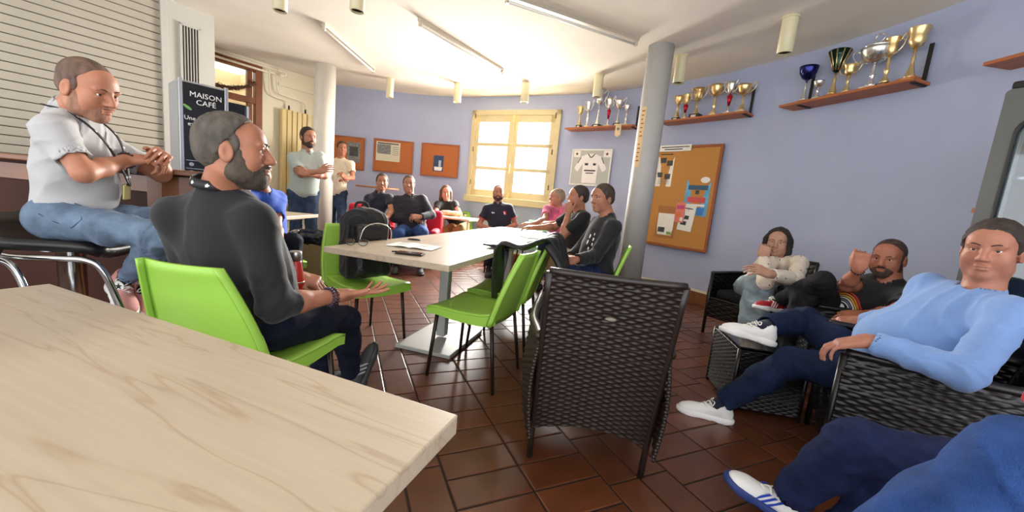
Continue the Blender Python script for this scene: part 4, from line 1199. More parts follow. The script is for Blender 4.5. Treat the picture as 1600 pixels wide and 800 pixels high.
# ================================================================== who sits where
Y_ = atY
def mirror(nk, s): return Vector((2*nk.x-s.x, 2*nk.y-s.y, s.z))
def limbs(J, **kw): J.update(kw); return J
def hips(J, w=.085):
    ac = (J['sR']-J['sL']); ac.z = 0; ac.normalize(); J['hR'] = J['pel']+ac*w; J['hL'] = J['pel']-ac*w
    return J
UP = Vector((0, 0, 1))
m_wpolo = cloth('white_polo', (182, 180, 180)); m_ltjean = jeans('light', (108, 126, 148)); m_blk = cloth('black_knit', (15, 15, 18)); m_dkjean = jeans('dark', (20, 24, 40))
m_midj = jeans('mid', (62, 78, 104)); m_bluej = jeans('blue', (52, 78, 128)); m_navyj = jeans('navy', (33, 42, 74))
m_wshoe = mat('white_canvas', (232, 230, 226), .6); m_wsole = mat('white_rubber', (236, 234, 230), .5); m_wl = mat('white_lace', (238, 236, 230), .8)
m_pinks = mat('pink_canvas', (214, 150, 140), .7); m_darks = mat('dark_suede', (56, 58, 58), .7); m_dsole = mat('dark_rubber', (42, 42, 42), .6); m_bl = mat('blue_lace', (110, 150, 175), .7)
m_redsh = mat('red_leather', (176, 34, 48), .45); m_blues = mat('royal_blue_leather', (36, 64, 170), .4); m_bsole = mat('blue_rubber', (40, 60, 120), .6)
plain = dict(upper=m_darks, sole=m_dsole, lace=m_black)
REL = (.35, .5, .35); FIST = (1.5, 1.55, 1.0); OPEN = (.10, .18, .15); GRIP = (.7, .8, .5)
m_lan = mat('lanyard_black', (20, 20, 24), .6); m_lanw = mat('lanyard_white', (235, 235, 235), .6)
m_bead = mat('dark_beads', (52, 34, 40), .35)
def bracelet(root, base, p, ax, r, m=m_bead, n=16, rb=.0065, name='bracelet'):
    ax = Vector(ax).normalized(); u = perp(ax, (0, 0, 1)); v = ax.cross(u); mb = MB()
    prof = [(.0002, -1), (.7, -.7), (1, 0), (.7, .7), (.0002, 1)]
    for i in range(n):
        a = 2*math.pi*i/n; c = p+(u*math.cos(a)+v*math.sin(a))*r-base
        mb.lathe([(x*rb, z*rb) for x, z in prof], 8, Matrix.Translation(c))
    return mb.build(name, m, root, smooth=True)

# --- man on the bar stool
def P_bar():
    J = {}; pel = Vector((-1.91, 1.64, .855)); J['pel'] = pel
    nk = Y_(112, 176, 1.63); J['nk'] = nk
    sR = Y_(84, 205, 1.49); J['sR'] = sR; J['sL'] = mirror(nk, sR)+Vector((.05, .0, -.01))
    J['eR'] = Y_(131, 270, 1.50); J['wR'] = along(J['eR'], 203, 249, .26, 1)
    J['wL'] = J['wR']+Vector((.03, .11, .02)); J['eL'] = (J['sL']+J['wL'])/2+Vector((.05, .10, -.10))
    hips(J); J['hR'] = pel+Vector((.02, -.09, 0)); J['hL'] = pel+Vector((.02, .09, 0))
    J['kR'] = J['hR']+Vector((.44, .02, -.02)); J['kL'] = J['hL']+Vector((.43, .08, -.01))
    J['aR'] = along(J['kR'], 196, 438, .42, 1); J['aL'] = along(J['kL'], 226, 455, .42, 1)
    Hc = Y_(138, 139, 1.60); f = Vector((.93, .02, -.30))
    hd = Vector((.86, .42, .12))
    r, b, ax = person('bald man in a white polo shirt seated on the bar stool', J, (Hc, f, (.1, -.1, 1)), (212, 150, 120), dict(m=m_wpolo, sleeve='short', slen=.66, collar=True, hem=-.03, loose=.006, fold=.006, belly=.03),
        dict(m=m_ltjean, fold=.006, loose=-.006), {'R': dict(d=hd, n=(-.1, -.35, .9), curl=(.9, 1.1, .6), thumb=(.5, .6)), 'L': dict(d=(.72, -.55, .25), n=(.3, .5, .8), curl=(.8, 1.0, .6), thumb=(.5, .6))},
        ('stubble', (108, 82, 68)), (166, 118, 94, .0008), dict(upper=m_pinks, sole=m_wsole, lace=m_wl, R=((.75, -.5, -.35), (.3, .2, 1)), L=((.85, -.4, -.25), (.2, .2, 1))), h=.0065, hs=.0042, girth=.95, sc=.93, seed=2)
    sp, ac, fw, R = ax
    # lanyard
    for q in (-1, 1):
        pts = [nk+ac*q*.072-fw*.05+sp*.012, nk+ac*q*.078+fw*.03-sp*.0, nk+ac*q*.07+fw*.115-sp*.07, nk+ac*q*.035+fw*.160-sp*.17, nk+ac*.0+fw*.185-sp*.27]
        ln = MB().tube([p-b for p in smooth_path(pts, 5)], .011, 8, flat=.3).build('lanyard', m_lan, r, smooth=True)
        for i in range(6):
            sp_ = smooth_path(pts, 5); k = 3+i*3
            if k < len(sp_)-1: MB().tube([sp_[k]-b+fw*.0035, (sp_[k]*.6+sp_[k+1]*.4)-b+fw*.0035], .0052, 6, flat=.4).build('print', m_lanw, ln)
    bd = nk+fw*.175-sp*.30-b
    MB().box((0, 0, 0), (.05, .012, .07), frame(bd, ac, fw, sp)).build('badge', mat('badge_clip', (150, 140, 90), .3, .6), r, bevel=.004)
    bracelet(r, b, J['wR']+(J['eR']-J['wR'])*.08, J['wR']-J['eR'], .032)
    stm = mat('denim_seam', (62, 76, 98), .9)
    for path in (((72, 302), (100, 312), (126, 321), (128, 343), (112, 356), (86, 347), (60, 334), (72, 302)), ((50, 300), (66, 288), (86, 284))):
        pts = [pix_on(r, ('trousers',), *p)[0] for p in path]; pts = [p for p in pts if p is not None]
        if len(pts) > 2: MB().tube(pts, .0022, 6).build('pocket_seam', stm, r, smooth=True)
    c = J['aR']-b+Vector((.02, -.048, -.015)); F = frame(c, (.85, .2, 0), (0, 0, 1), (.2, -.97, 0))
    pt = MB().lathe([(.022, 0), (.022, .003)], 20, F).build('ankle_patch', m_wsole, r)
    st = [((.016 if i % 2 == 0 else .0065)*math.cos(math.pi/2+i*math.pi/5), (.016 if i % 2 == 0 else .0065)*math.sin(math.pi/2+i*math.pi/5)) for i in range(10)]
    MB().prism(st, .003, .0045, F).build('star', m_black, pt)
    return J
JB = P_bar()

# --- bearded man in black, speaking
def P_front():
    J = {}; pel = Vector((-.97, 1.43, .555)); J['pel'] = pel
    nk = along(pel, 343, 290, .50, -1); J['nk'] = nk
    J['sR'] = along(nk, 400, 347, .185, -1); J['sL'] = along(nk, 274, 338, .19, 1)
    J['eR'] = along(J['sR'], 430, 478, .30, 1); J['wR'] = along(J['eR'], 528, 462, .255, 1)
    J['hR'] = pel+Vector((.085, -.02, 0)); J['hL'] = pel+Vector((-.07, .03, 0))
    J['kR'] = along(J['hR'], 540, 500, .45, 1); J['kL'] = along(J['hL'], 505, 478, .45, 1)
    J['aR'] = along(J['kR'], 548, 588, .40, 1); J['aL'] = along(J['kL'], 500, 590, .42, 1)
    J['eL'] = J['sL']+Vector((-.02, .10, -.27)); J['wL'] = Vector((-.93, 1.62, .70))
    Hc = along(nk, 366, 236, .165, -1)
    r, b, ax = person('bearded grey-haired man in black sitting on the near green chair, palm out', J, (Hc, (.90, .44, .02), (-.06, .0, 1)), (196, 136, 108), dict(m=m_blk, sleeve='long', slen=.30, loose=.014, fold=.0032, hem=-.06, name='sweater', belly=.02),
        dict(m=m_dkjean, fold=.006), {'R': dict(d=(.82, .55, .05), n=(.15, -.22, -.95), curls=((.35, .35, .2), (.25, .3, .2), (.12, .22, .15), (-.02, .12, .1)), spread=.14, thumb=(.75, .05), side=-1), 'L': dict(d=(.75, .2, -.2), n=(-.4, -.3, .7), curl=GRIP)},
        ('receding', (84, 76, 68)), (80, 68, 58, .0040), dict(upper=m_darks, sole=m_dsole, lace=m_bl, stripes=mat('grey_stripe', (150, 155, 155), .6), R=((.20, .30, .93), (-.72, -.55, .35)), L=((.3, .95, 0), (0, 0, 1))), h=.0065, hs=.004, girth=1.02, sc=1.0, seed=6)
    sp, ac, fw, R = ax
    cc = nk+sp*.030; up_ = ((Hc-nk).normalized()+sp).normalized()
    u = perp(up_, ac); v = up_.cross(u)
    ring = [cc+(u*math.cos(a)*.073+v*math.sin(a)*.080)+up_*(.018*math.cos(math.atan2(math.sin(a), math.cos(a)))*0) for a in [2*math.pi*i/40 for i in range(40)]]
    ln = MB().grid(lambda a, c: cc-b+(u*math.cos(2*math.pi*a)*(.073+.008*(1-c))+v*math.sin(2*math.pi*a)*(.078+.008*(1-c)))+up_*(.030*c-.008), 48, 1, .002).build('lanyard', m_lan, r, smooth=True)
    for i in range(9):
        a = 2*math.pi*(i+.3)/9; c = cc-b+(u*math.cos(a)*.0775+v*math.sin(a)*.0825)+up_*.007; nn = (u*math.cos(a)+v*math.sin(a)).normalized(); tt = up_.cross(nn)
        mm = frame(c, tt, up_, nn)
        mb = MB(); mb.box((0, 0, 0), (.012, .0045, .002), mm); mb.box((0, .0, 0), (.004, .012, .002), mm); mb.box((-.004, -.005, 0), (.005, .004, .002), mm); mb.build('print', m_lanw, ln)
    bracelet(r, b, J['wR']+(J['eR']-J['wR'])*.10, J['wR']-J['eR'], .034); bracelet(r, b, J['wR']+(J['eR']-J['wR'])*.17, J['wR']-J['eR'], .035, mat('purple_beads', (60, 44, 74), .35))
    return J
JF = P_front()

# --- man in the blue shirt
def P_blue():
    J = {}; pel = Vector((-2.02, 3.12, .55)); J['pel'] = pel
    nk = along(pel, 408, 298, .50, -1); J['nk'] = nk
    J['sL'] = along(nk, 434, 311, .19, 1); J['sR'] = mirror(nk, J['sL'])
    J['eL'] = along(J['sL'], 431, 352, .28, -1); J['wL'] = along(J['eL'], 438, 380, .24, -1)
    J['eR'] = J['sR']+Vector((.05, -.14, -.22)); J['wR'] = J['wL']+Vector((-.05, -.02, .0))
    hips(J); J['kL'] = along(J['hL'], 457, 378, .44, -1); J['kR'] = along(J['hR'], 425, 390, .44, -1)
    J['aL'] = J['kL']+Vector((.02, -.02, -.42)); J['aR'] = J['kR']+Vector((.03, -.02, -.42)); J['aL'].z = J['aR'].z = .09
    Hc = along(nk, 402, 268, .17, -1)
    r, b, ax = person('man in a royal blue T-shirt seated behind the bearded man', J, (Hc, (.85, -.5, -.05), UP), (205, 146, 118), dict(m=cloth('royal_blue', (38, 84, 190)), sleeve='short', slen=.7, loose=.01), dict(m=m_dkjean),
        {'L': dict(d=(.2, -.6, -.7), n=(.7, -.3, .4), curl=GRIP), 'R': dict(d=(.4, -.4, -.6), n=(-.6, -.3, .5), curl=GRIP)}, ('short', (70, 56, 46)), (90, 70, 56, .003), plain, h=.009, hs=.007, seed=9)
    bracelet(r, b, J['wL']+(J['eL']-J['wL'])*.1, J['wL']-J['eL'], .031, m_black, 12, .006, 'watch')
P_blue()

# --- the two standing men
def P_stand1():
    Y = 4.9; J = dict(pel=Y_(474, 302, Y), nk=Y_(480, 239, Y), sR=Y_(458, 247, Y-.08), sL=Y_(500, 245, Y+.08))
    J['eR'] = along(J['sR'], 470, 272, .28, -1); J['wR'] = along(J['eR'], 499, 268, .25, -1)
    J['eL'] = along(J['sL'], 507, 275, .28, -1); J['wL'] = along(J['eL'], 480, 272, .25, -1)
    hips(J); J['kR'] = J['hR']+Vector((.02, -.02, -.46)); J['kL'] = J['hL']+Vector((.04, -.05, -.46))
    J['aR'] = J['kR']+Vector((0, .04, -.44)); J['aL'] = J['kL']+Vector((.02, .04, -.44)); J['aR'].z = J['aL'].z = .09
    person('standing man in a sage green polo with crossed arms beside the white column', J, (along(J['nk'], 482, 208, .19, -1), (.80, -.55, -.05), UP), (206, 150, 122), dict(m=cloth('sage_polo', (178, 188, 180)), sleeve='short', slen=.7, collar=True, hem=-.06, loose=.012),
        dict(m=m_midj), {'R': dict(d=(.8, -.1, .35), n=(.1, -.9, .3), curl=REL), 'L': dict(d=(-.8, -.2, .2), n=(-.1, -.9, .3), curl=REL)}, ('short', (50, 38, 30)), (66, 46, 36, .004), plain, h=.011, hs=.0075, girth=1.05, seed=12)
P_stand1()
def P_stand2():
    Y = 6.9; J = dict(pel=Y_(527, 301, Y), nk=Y_(533, 248, Y), sR=Y_(515, 255, Y), sL=Y_(549, 257, Y-.05))
    J['eR'] = along(J['sR'], 514, 281, .28, -1); J['wR'] = along(J['eR'], 531, 282, .25, -1)
    J['eL'] = along(J['sL'], 551, 278, .28, -1); J['wL'] = along(J['eL'], 541, 279, .25, -1)
    hips(J); J['kR'] = J['hR']+Vector((.0, -.02, -.47)); J['kL'] = J['hL']+Vector((.03, -.06, -.47))
    J['aR'] = J['kR']+Vector((0, .04, -.45)); J['aL'] = J['kL']+Vector((.02, .04, -.45)); J['aR'].z = J['aL'].z = .09
    person('standing man in a cream T-shirt half hidden behind the white column', J, (along(J['nk'], 535, 224, .18, -1), (.55, -.82, -.1), UP), (196, 134, 104), dict(m=cloth('cream_tee', (222, 208, 184)), sleeve='short', slen=.62, hem=-.05, loose=.010),
        dict(m=m_midj), {'R': dict(d=(.7, -.5, .2), n=(.0, -.6, .8), curl=GRIP), 'L': dict(d=(-.5, -.5, .5), n=(.4, -.6, .6), curl=GRIP)}, ('short', (64, 46, 34)), None, plain, h=.013, hs=.008, seed=13)
P_stand2()

# --- the row along the back wall
def seated(label, pel, nk, hd, sR, sL, eR, wR, eL, wL, kR, kL, skin, shirt, trou, hands, hair, beard=None, shoes=plain, h=.014, hs=.0092, face=(0, -1, -.05), L=.50, sg=dict(), seed=1, girth=1.0, foot=None, sc=1.0):
    J = dict(pel=Vector(pel)); J['nk'] = along(J['pel'], *nk, L, sg.get('nk', -1)); n = J['nk']
    J['sR'] = along(n, *sR, .185, sg.get('sR', -1)); J['sL'] = along(n, *sL, .185, sg.get('sL', -1)) if sL else mirror(n, J['sR'])
    J['eR'] = along(J['sR'], *eR, .28, sg.get('eR', -1)); J['wR'] = along(J['eR'], *wR, .25, sg.get('wR', -1))
    J['eL'] = along(J['sL'], *eL, .28, sg.get('eL', -1)); J['wL'] = along(J['eL'], *wL, .25, sg.get('wL', -1))
    hips(J); J['kR'] = along(J['hR'], *kR, .44, sg.get('kR', -1)); J['kL'] = along(J['hL'], *kL, .44, sg.get('kL', -1))
    for q in 'RL':
        f = foot[q] if foot and q in foot else None
        if f is None:
            d = (J['k'+q]-J['h'+q]); d.z = 0; d.normalize(); J['a'+q] = Vector((J['k'+q].x+d.x*.04, J['k'+q].y+d.y*.04, .09))
        else: J['a'+q] = f(J)
    return person(label, J, (along(n, *hd, .175*sc, sg.get('hd', -1)), face, UP), skin, shirt, trou, hands, hair, beard, shoes, h=h, hs=hs, seed=seed, girth=girth, sc=sc)+(J,)
m_navyp = cloth('navy_polo', (24, 28, 46)); m_jack = cloth('dark_jacket', (34, 30, 40), .12); m_btee = cloth('black_tee', (17, 17, 20))
seated('man in a navy polo lounging in the crimson armchair by the high table', (-2.12, 5.62, .54), (593, 302), (598, 280), (576, 311), (609, 310), (566, 335), (588, 347), (611, 331), (601, 345), (578, 368), (598, 368), (205, 148, 120), dict(m=m_navyp, sleeve='short', collar=True, loose=.01), dict(m=m_midj),
       {'R': dict(d=(.6, -.5, -.5), n=(0, -.6, .8), curl=REL), 'L': dict(d=(-.6, -.5, -.3), n=(0, -.6, .8), curl=REL)}, ('short', (70, 54, 44)), face=(.35, -.93, 0), seed=21)
seated('person in a dark shiny jacket with hands joined, in the middle of the back row', (-1.50, 5.64, .54), (640, 302), (638, 279), (619, 313), (664, 312), (617, 341), (648, 341), (674, 336), (656, 339), (622, 366), (660, 364), (206, 150, 124), dict(m=m_jack, sleeve='long', loose=.03, fold=.010, name='jacket', collar=True), dict(m=m_bluej, loose=.012),
       {'R': dict(d=(.8, -.4, -.1), n=(0, -.7, .7), curl=GRIP), 'L': dict(d=(-.8, -.4, -.1), n=(0, -.7, .7), curl=GRIP)}, ('short', (92, 76, 64)), face=(.25, -.96, 0), seed=22, girth=1.15)
seated('woman with long brown hair in black at the cream desk', (-.99, 6.95, .55), (697, 313), (696, 292), (684, 320), (711, 319), (680, 336), (704, 334), (719, 335), (700, 331), (695, 361), (713, 361), (214, 162, 138), dict(m=m_btee, sleeve='short', slen=.5), dict(m=cloth('tan_trouser', (176, 134, 86))),
       {'R': dict(d=(.8, -.4, 0), n=(0, -.3, .9), curl=REL), 'L': dict(d=(-.8, -.4, 0), n=(0, -.3, .9), curl=REL)}, ('long', (104, 62, 40)), face=(.2, -.97, -.15), seed=23)
m_redc = mat('red_trim', (206, 40, 52), .7)
rr = seated('man in a navy polo with red cuffs seated in front of the window', (-.20, 6.0, .55), (778, 319), (779, 296), (754, 329), (800, 327), (747, 354), (768, 358), (806, 352), (788, 358), (768, 375), (792, 376), (205, 148, 122), dict(m=m_navyp, sleeve='short', collar=True, cuff=m_redc, loose=.014), dict(m=m_dkjean),
       {'R': dict(d=(.7, -.6, 0), n=(0, -.3, .9), curl=REL), 'L': dict(d=(-.7, -.6, 0), n=(0, -.3, .9), curl=REL)}, ('stubble', (70, 54, 46)), (70, 50, 42, .004), face=(.05, -1, -.05), seed=24, girth=1.12)
def badge_on(rr, off, r, m, name, m2=None, n=14):
    root, base, (sp, ac, fw, R), J = rr; bv = surf_of(root, ('shirt',)); c, nn = drop(bv, J['nk']+ac*off[0]+sp*off[1]-base, fw*-1); c = c-fw*.002
    b = MB().lathe([(r, 0), (r, .004)], n, frame(c, ac, sp, fw)).build(name, m, root)
    if m2: MB().box((0, 0, .006), (r*.5, r*1.2, .003), frame(c, ac, sp, fw)).build('emblem_mark', m2, b)
badge_on(rr, (-.085, -.14, .112), .032, m_redc, 'emblem', m_lanw)
root_, base_, (sp_, ac_, fw_, R_), Jr = rr
bv_ = surf_of(root_, ('shirt',))
for i in range(3): MB().box((0, 0, 0), (.009, .02+.010*i, .006), frame(drop(bv_, Jr['nk']+ac_*(.07+.014*i)-sp_*.12-base_, fw_*-1)[0], (ac_-sp_*.5).normalized(), (sp_+ac_*.5).normalized(), fw_)).build('logo_bar', m_lanw, root_)
# right-hand side of the table, back to front
seated('person in a pink patterned top leaning on the far end of the table', (.66, 5.28, .55), (872, 321), (869, 299), (886, 327), (855, 328), (884, 348), (862, 349), (851, 344), (834, 350), (865, 372), (850, 370), (210, 156, 132), dict(m=cloth('pink_print', (226, 110, 150), .5), sleeve='short'), dict(m=m_midj),
       {'R': dict(d=(-.9, -.2, 0), n=(0, -.2, .95), curl=REL), 'L': dict(d=(-.9, -.2, 0), n=(0, -.2, .95), curl=REL)}, ('short', (150, 130, 110)), face=(-.9, -.4, 0), seed=25)
r11 = seated('man in a black T-shirt resting his chin on his hand at the table', (.70, 4.16, .55), (906, 325), (903, 299), (894, 334), (912, 340), (868, 354), (838, 356), (877, 370), (889, 332), (868, 395), (872, 400), (204, 144, 116), dict(m=m_btee, sleeve='short', slen=.75, loose=.012), dict(m=cloth('khaki', (150, 126, 96))),
       {'R': dict(d=(-.95, .1, .05), n=(0, -.2, .95), curl=REL), 'L': dict(d=(-.1, .15, .95), n=(-.4, -.9, .0), curl=FIST)}, ('short', (60, 50, 44)), face=(-.95, -.2, 0), sg=dict(eL=-1, wL=1, sR=1, eR=1, wR=-1), seed=26, girth=1.12, h=.010, hs=.007)
r12 = seated('man in a dark long-sleeved top sitting right beside the grey column', (.74, 3.36, .55), (950, 338), (941, 309), (934, 350), (958, 356), (910, 385), (890, 402), (930, 400), (899, 406), (885, 418), (890, 428), (200, 142, 114), dict(m=cloth('charcoal_knit', (22, 22, 27)), sleeve='long', slen=.95, loose=.016, name='sweatshirt'), dict(m=m_navyj),
       {'R': dict(d=(-.7, -.2, -.4), n=(-.3, -.5, .7), curl=GRIP), 'L': dict(d=(-.9, .1, -.3), n=(-.2, -.6, .7), curl=GRIP)}, ('short', (72, 58, 46)), face=(-.85, -.5, -.1), sg=dict(sR=1, eR=1), seed=27, girth=1.15, h=.009, hs=.0065)
for px, py, w in ((922, 369, .020), (927, 374, .016), (918, 378, .022), (925, 382, .014), (919, 388, .018), (929, 366, .012)):
    q, nn = pix_on(r12[0], ('sweatshirt',), px, py)
    if q is not None: MB().lathe([(w, 0), (w*.6, .0025)], 9, frame(q, perp(nn, UP), nn.cross(perp(nn, UP)), nn) @ Matrix.Diagonal((1, .5, 1, 1))).build('chest_print', m_lanw, r12[0])
# --- lounge corner on the right
J13 = seated('woman in a cream dotted cardigan and light jeans in the wicker armchair', (2.36, 3.62, .50), (1224, 405), (1215, 378), (1200, 412), (1249, 412), (1196, 440), (1192, 402), (1242, 436), (1203, 428), (1178, 446), (1196, 440), (216, 170, 148), dict(m=cloth('cream_cardigan', (226, 214, 196)), sleeve='long', loose=.02, name='cardigan'), dict(m=jeans('pale', (168, 186, 196)), loose=.018),
       {'R': dict(d=(.2, .1, 1), n=(-.5, -.8, 0), curl=(1.1, 1.1, .7), thumb=(.2, 1.0)), 'L': dict(d=(-.9, .1, .2), n=(0, -.7, .7), curl=REL)}, ('long', (42, 32, 28)), None, dict(upper=m_wshoe, sole=m_wsole, lace=m_wl), face=(-.62, -.75, -.1), sg=dict(wR=1), seed=31, h=.009, hs=.0065, sc=.96)
dots = J13; 
def dress_dots(rr, m, n, r, seed):
    root = rr[0]; sh = [c for c in root.children if c.name.startswith('cardigan')][0]; me = sh.data; random.seed(seed)
    idx = [i for i in range(len(me.polygons))]; random.shuffle(idx); used = []
    for i in idx:
        p = me.polygons[i]; c = p.center
        if p.normal.y > .3 or any((c-q).length < .05 for q in used): continue
        used.append(c.copy()); u = perp(p.normal, (0, 0, 1)); v = p.normal.cross(u)
        MB().lathe([(r, 0), (r*.7, .002)], 8, frame(c, u, v, p.normal)).build('dot', m, sh)
        if len(used) >= n: break
dress_dots(J13, mat('dark_dot', (60, 54, 60), .8), 60, .0055, 3)
def P_rainbow():
    J = dict(pel=Vector((2.36, 2.82, .50))); J['nk'] = along(J['pel'], 1392, 446, .50, -1); n = J['nk']
    J['sL'] = along(n, 1416, 472, .185, -1); J['sR'] = along(n, 1362, 448, .185, 1)
    J['eR'] = along(J['sR'], 1322, 446, .28, -1); J['wR'] = along(J['eR'], 1342, 420, .22, -1)
    J['eL'] = along(J['sL'], 1395, 490, .28, -1); J['wL'] = along(J['eL'], 1352, 492, .25, 1)
    hips(J); J['kL'] = along(J['hL'], 1285, 440, .45, -1); J['aL'] = along(J['kL'], 1214, 470, .42, 1)
    J['kR'] = along(J['hR'], 1256, 468, .45, -1); J['aR'] = Vector((J['kR'].x-.10, J['kR'].y+.02, .09))
    r = person('man in a black rainbow print T-shirt with legs crossed on the wicker armchair', J, (along(n, 1388, 402, .175, -1), (-.85, -.5, -.15), UP), (206, 138, 112), dict(m=m_btee, sleeve='short', slen=.62, loose=.012, belly=.02), dict(m=jeans('black', (30, 29, 31))),
        {'R': dict(d=(-.1, -.1, 1), n=(-.6, -.7, 0), curl=FIST, thumb=(.2, 1.0)), 'L': dict(d=(-.8, .3, -.3), n=(0, -.4, .9), curl=REL)}, ('stubble', (80, 60, 52)), (76, 54, 46, .003),
        dict(upper=m_redsh, sole=m_wsole, lace=m_wl, stripes=m_wshoe, L=((-.92, -.25, .12), (.0, .1, 1)), R=((-.9, .1, 0), (0, 0, 1))), h=.008, hs=.006, seed=32, girth=1.0)
    root, base, (sp, ac, fw, R) = r
    bracelet(root, base, J['wR']+(J['eR']-J['wR'])*.08, J['wR']-J['eR'], .031, m_black, 14, .006)
    # rainbow print: curved bands on the chest
    bv = surf_of(root, ('shirt',)); vd = (ac*.55-fw).normalized()      # onto the chest, seen from the front left
    for i, col in enumerate(((196, 52, 40), (232, 130, 40), (238, 196, 90), (240, 232, 214), (110, 130, 150), (230, 226, 220))):
        rad = .105-.014*i; pts = []
        for k in range(15):
            a = math.pi*k/14; q, nn = drop(bv, n-sp*.235+(fw*.55+ac).normalized()*(math.cos(a)*rad-.075)+sp*math.sin(a)*rad-base, vd)
            if q is not None: pts.append(q+nn*.003)
        if len(pts) > 3: MB().tube(pts, .0072, 6, flat=.5).build('rainbow_band', mat('print_%d' % i, col, .8), root, smooth=True)
    for k in range(5):
        q, nn = drop(bv, n-sp*(.245+.015*(k % 2))+(fw*.55+ac).normalized()*(-.17+.05*k)-base, vd)
        if q is not None: MB().lathe([(.0004, -.006), (.018, -.004), (.026, 0), (.018, .004), (.0004, .006)], 10, frame(q, perp(nn, ac), nn.cross(perp(nn, ac)), nn)).build('cloud_print', m_lanw, root, smooth=True)
P_rainbow()
def P_sweater():
    J = dict(pel=Vector((1.80, 1.72, .46))); J['nk'] = along(J['pel'], 1536, 458, .50, -1); n = J['nk']
    J['sL'] = along(n, 1582, 492, .19, -1); J['sR'] = along(n, 1448, 450, .20, 1)
    J['wL'] = Vector((1.50, 1.545, .685)); J['eL'] = along(J['wL'], 1525, 590, .27, -1)
    J['eR'] = along(J['sR'], 1420, 492, .26, 1); J['wR'] = along(J['eR'], 1345, 502, .25, 1)
    hips(J); f = Vector((-.85, .5, 0))
    J['kR'] = along(J['hR'], 1258, 500, .46, 1); J['aR'] = along(J['kR'], 1190, 511, .42, -1)
    J['kL'] = along(J['hL'], 1262, 548, .46, 1); J['aL'] = at(1121, 633, .085)
    J['kL'] = along(J['aL'], 1262, 550, .45, -1) if (J['kL']-J['aL']).length > .50 else J['kL']
    r = person('large man in a light blue sweater sitting back with legs crossed', J, (along(n, 1550, 388, .19, -1), (-.80, -.45, -.1), UP), (206, 146, 122), dict(m=cloth('light_blue_knit', (122, 156, 210)), sleeve='long', slen=.93, loose=.022, belly=.05, fold=.007, name='sweater', hem=-.04), dict(m=jeans('ink', (25, 37, 66)), loose=.006),
        {'L': dict(d=(-.72, .46, -.42), n=(-.35, .15, .80), curl=(.25, .6, .5), spread=.03), 'R': dict(d=(-.8, .3, -.2), n=(0, -.4, .9), curl=REL)}, ('short', (60, 48, 42)), None,
        dict(upper=m_wshoe, sole=m_wsole, lace=m_wl, R=((-.96, .20, .16), (.12, .15, 1)), L=((-.86, .35, 0), (0, 0, 1)), sock=cloth('navy_sock', (24, 28, 50))), h=.0075, hs=.006, seed=33, girth=1.14, sc=1.0)
    return J
JS = P_sweater()
def P_navy():
    J = dict(pel=Vector((1.42, .74, .50)), nk=Vector((1.52, .56, 1.0)), sR=Vector((1.50, .76, .94)), sL=Vector((1.50, .36, .94)))
    J['hR'] = J['pel']+Vector((.05, .08, 0)); J['hL'] = J['pel']-Vector((.05, .08, 0))
    J['kR'] = along(J['hR'], 1335, 694, .45, 1); J['aR'] = along(J['kR'], 1228, 778, .43, 1)
    J['kL'] = along(J['hL'], 1420, 752, .45, 1); J['aL'] = J['kL']+Vector((-.03, .15, -.36))
    J['eR'] = Y_(1672, 636, .92); J['wR'] = Vector((1.36, .72, .62)); J['eL'] = Vector((1.40, .36, .72)); J['wL'] = Vector((1.24, .52, .64))
    person('person in navy jeans with blue and white sneakers at the lower right', J, (Vector((1.52, .55, 1.17)), (-.8, .6, 0), UP), (206, 150, 124), dict(m=cloth('crimson_top', (206, 24, 54)), sleeve='long', slen=.93, loose=.03), dict(m=jeans('navy2', (31, 41, 78)), loose=.012),
        {'R': dict(d=(-.9, .3, -.2), n=(0, .3, .9)), 'L': dict(d=(-.7, .6, -.2), n=(0, .3, .9))}, ('short', (70, 56, 46)), None,
        dict(upper=m_wshoe, sole=m_bsole, lace=m_wl, stripes=m_blues, R=((-.85, .25, .42), (.35, -.25, .9)), L=((-.5, .85, 0), (0, 0, 1))), h=.009, hs=.013, seed=34)
P_navy()
def P_blueknee():
    J = dict(pel=Vector((1.30, .18, .52)), nk=Vector((1.52, .02, 1.0)), sR=Vector((1.60, .20, .95)), sL=Vector((1.44, -.18, .95)))
    J['hR'] = J['pel']+Vector((.04, .08, 0)); J['hL'] = J['pel']-Vector((.04, .08, 0))
    J['kR'] = Y_(1612, 738, .60); J['aR'] = J['kR']+Vector((-.12, .14, -.38))
    J['kL'] = J['hL']+Vector((-.36, .26, .02)); J['aL'] = J['kL']+Vector((-.03, .06, -.40))
    J['eR'] = Vector((1.56, .36, .72)); J['wR'] = Vector((1.36, .42, .66)); J['eL'] = Vector((1.30, -.22, .74)); J['wL'] = Vector((1.12, -.06, .68))
    person('person in bright blue jeans, only one knee in view at the bottom right corner', J, (Vector((1.52, 0, 1.17)), (-.8, .6, 0), UP), (206, 150, 124), dict(m=cloth('grey_top', (120, 122, 126)), sleeve='long', loose=.02), dict(m=jeans('bright', (42, 70, 124)), loose=.016, fold=.009),
        {'R': dict(d=(-.9, .3, -.2), n=(0, .3, .9)), 'L': dict(d=(-.7, .6, -.2), n=(0, .3, .9))}, ('short', (70, 56, 46)), None, plain, h=.010, hs=.014, seed=35)
P_blueknee()

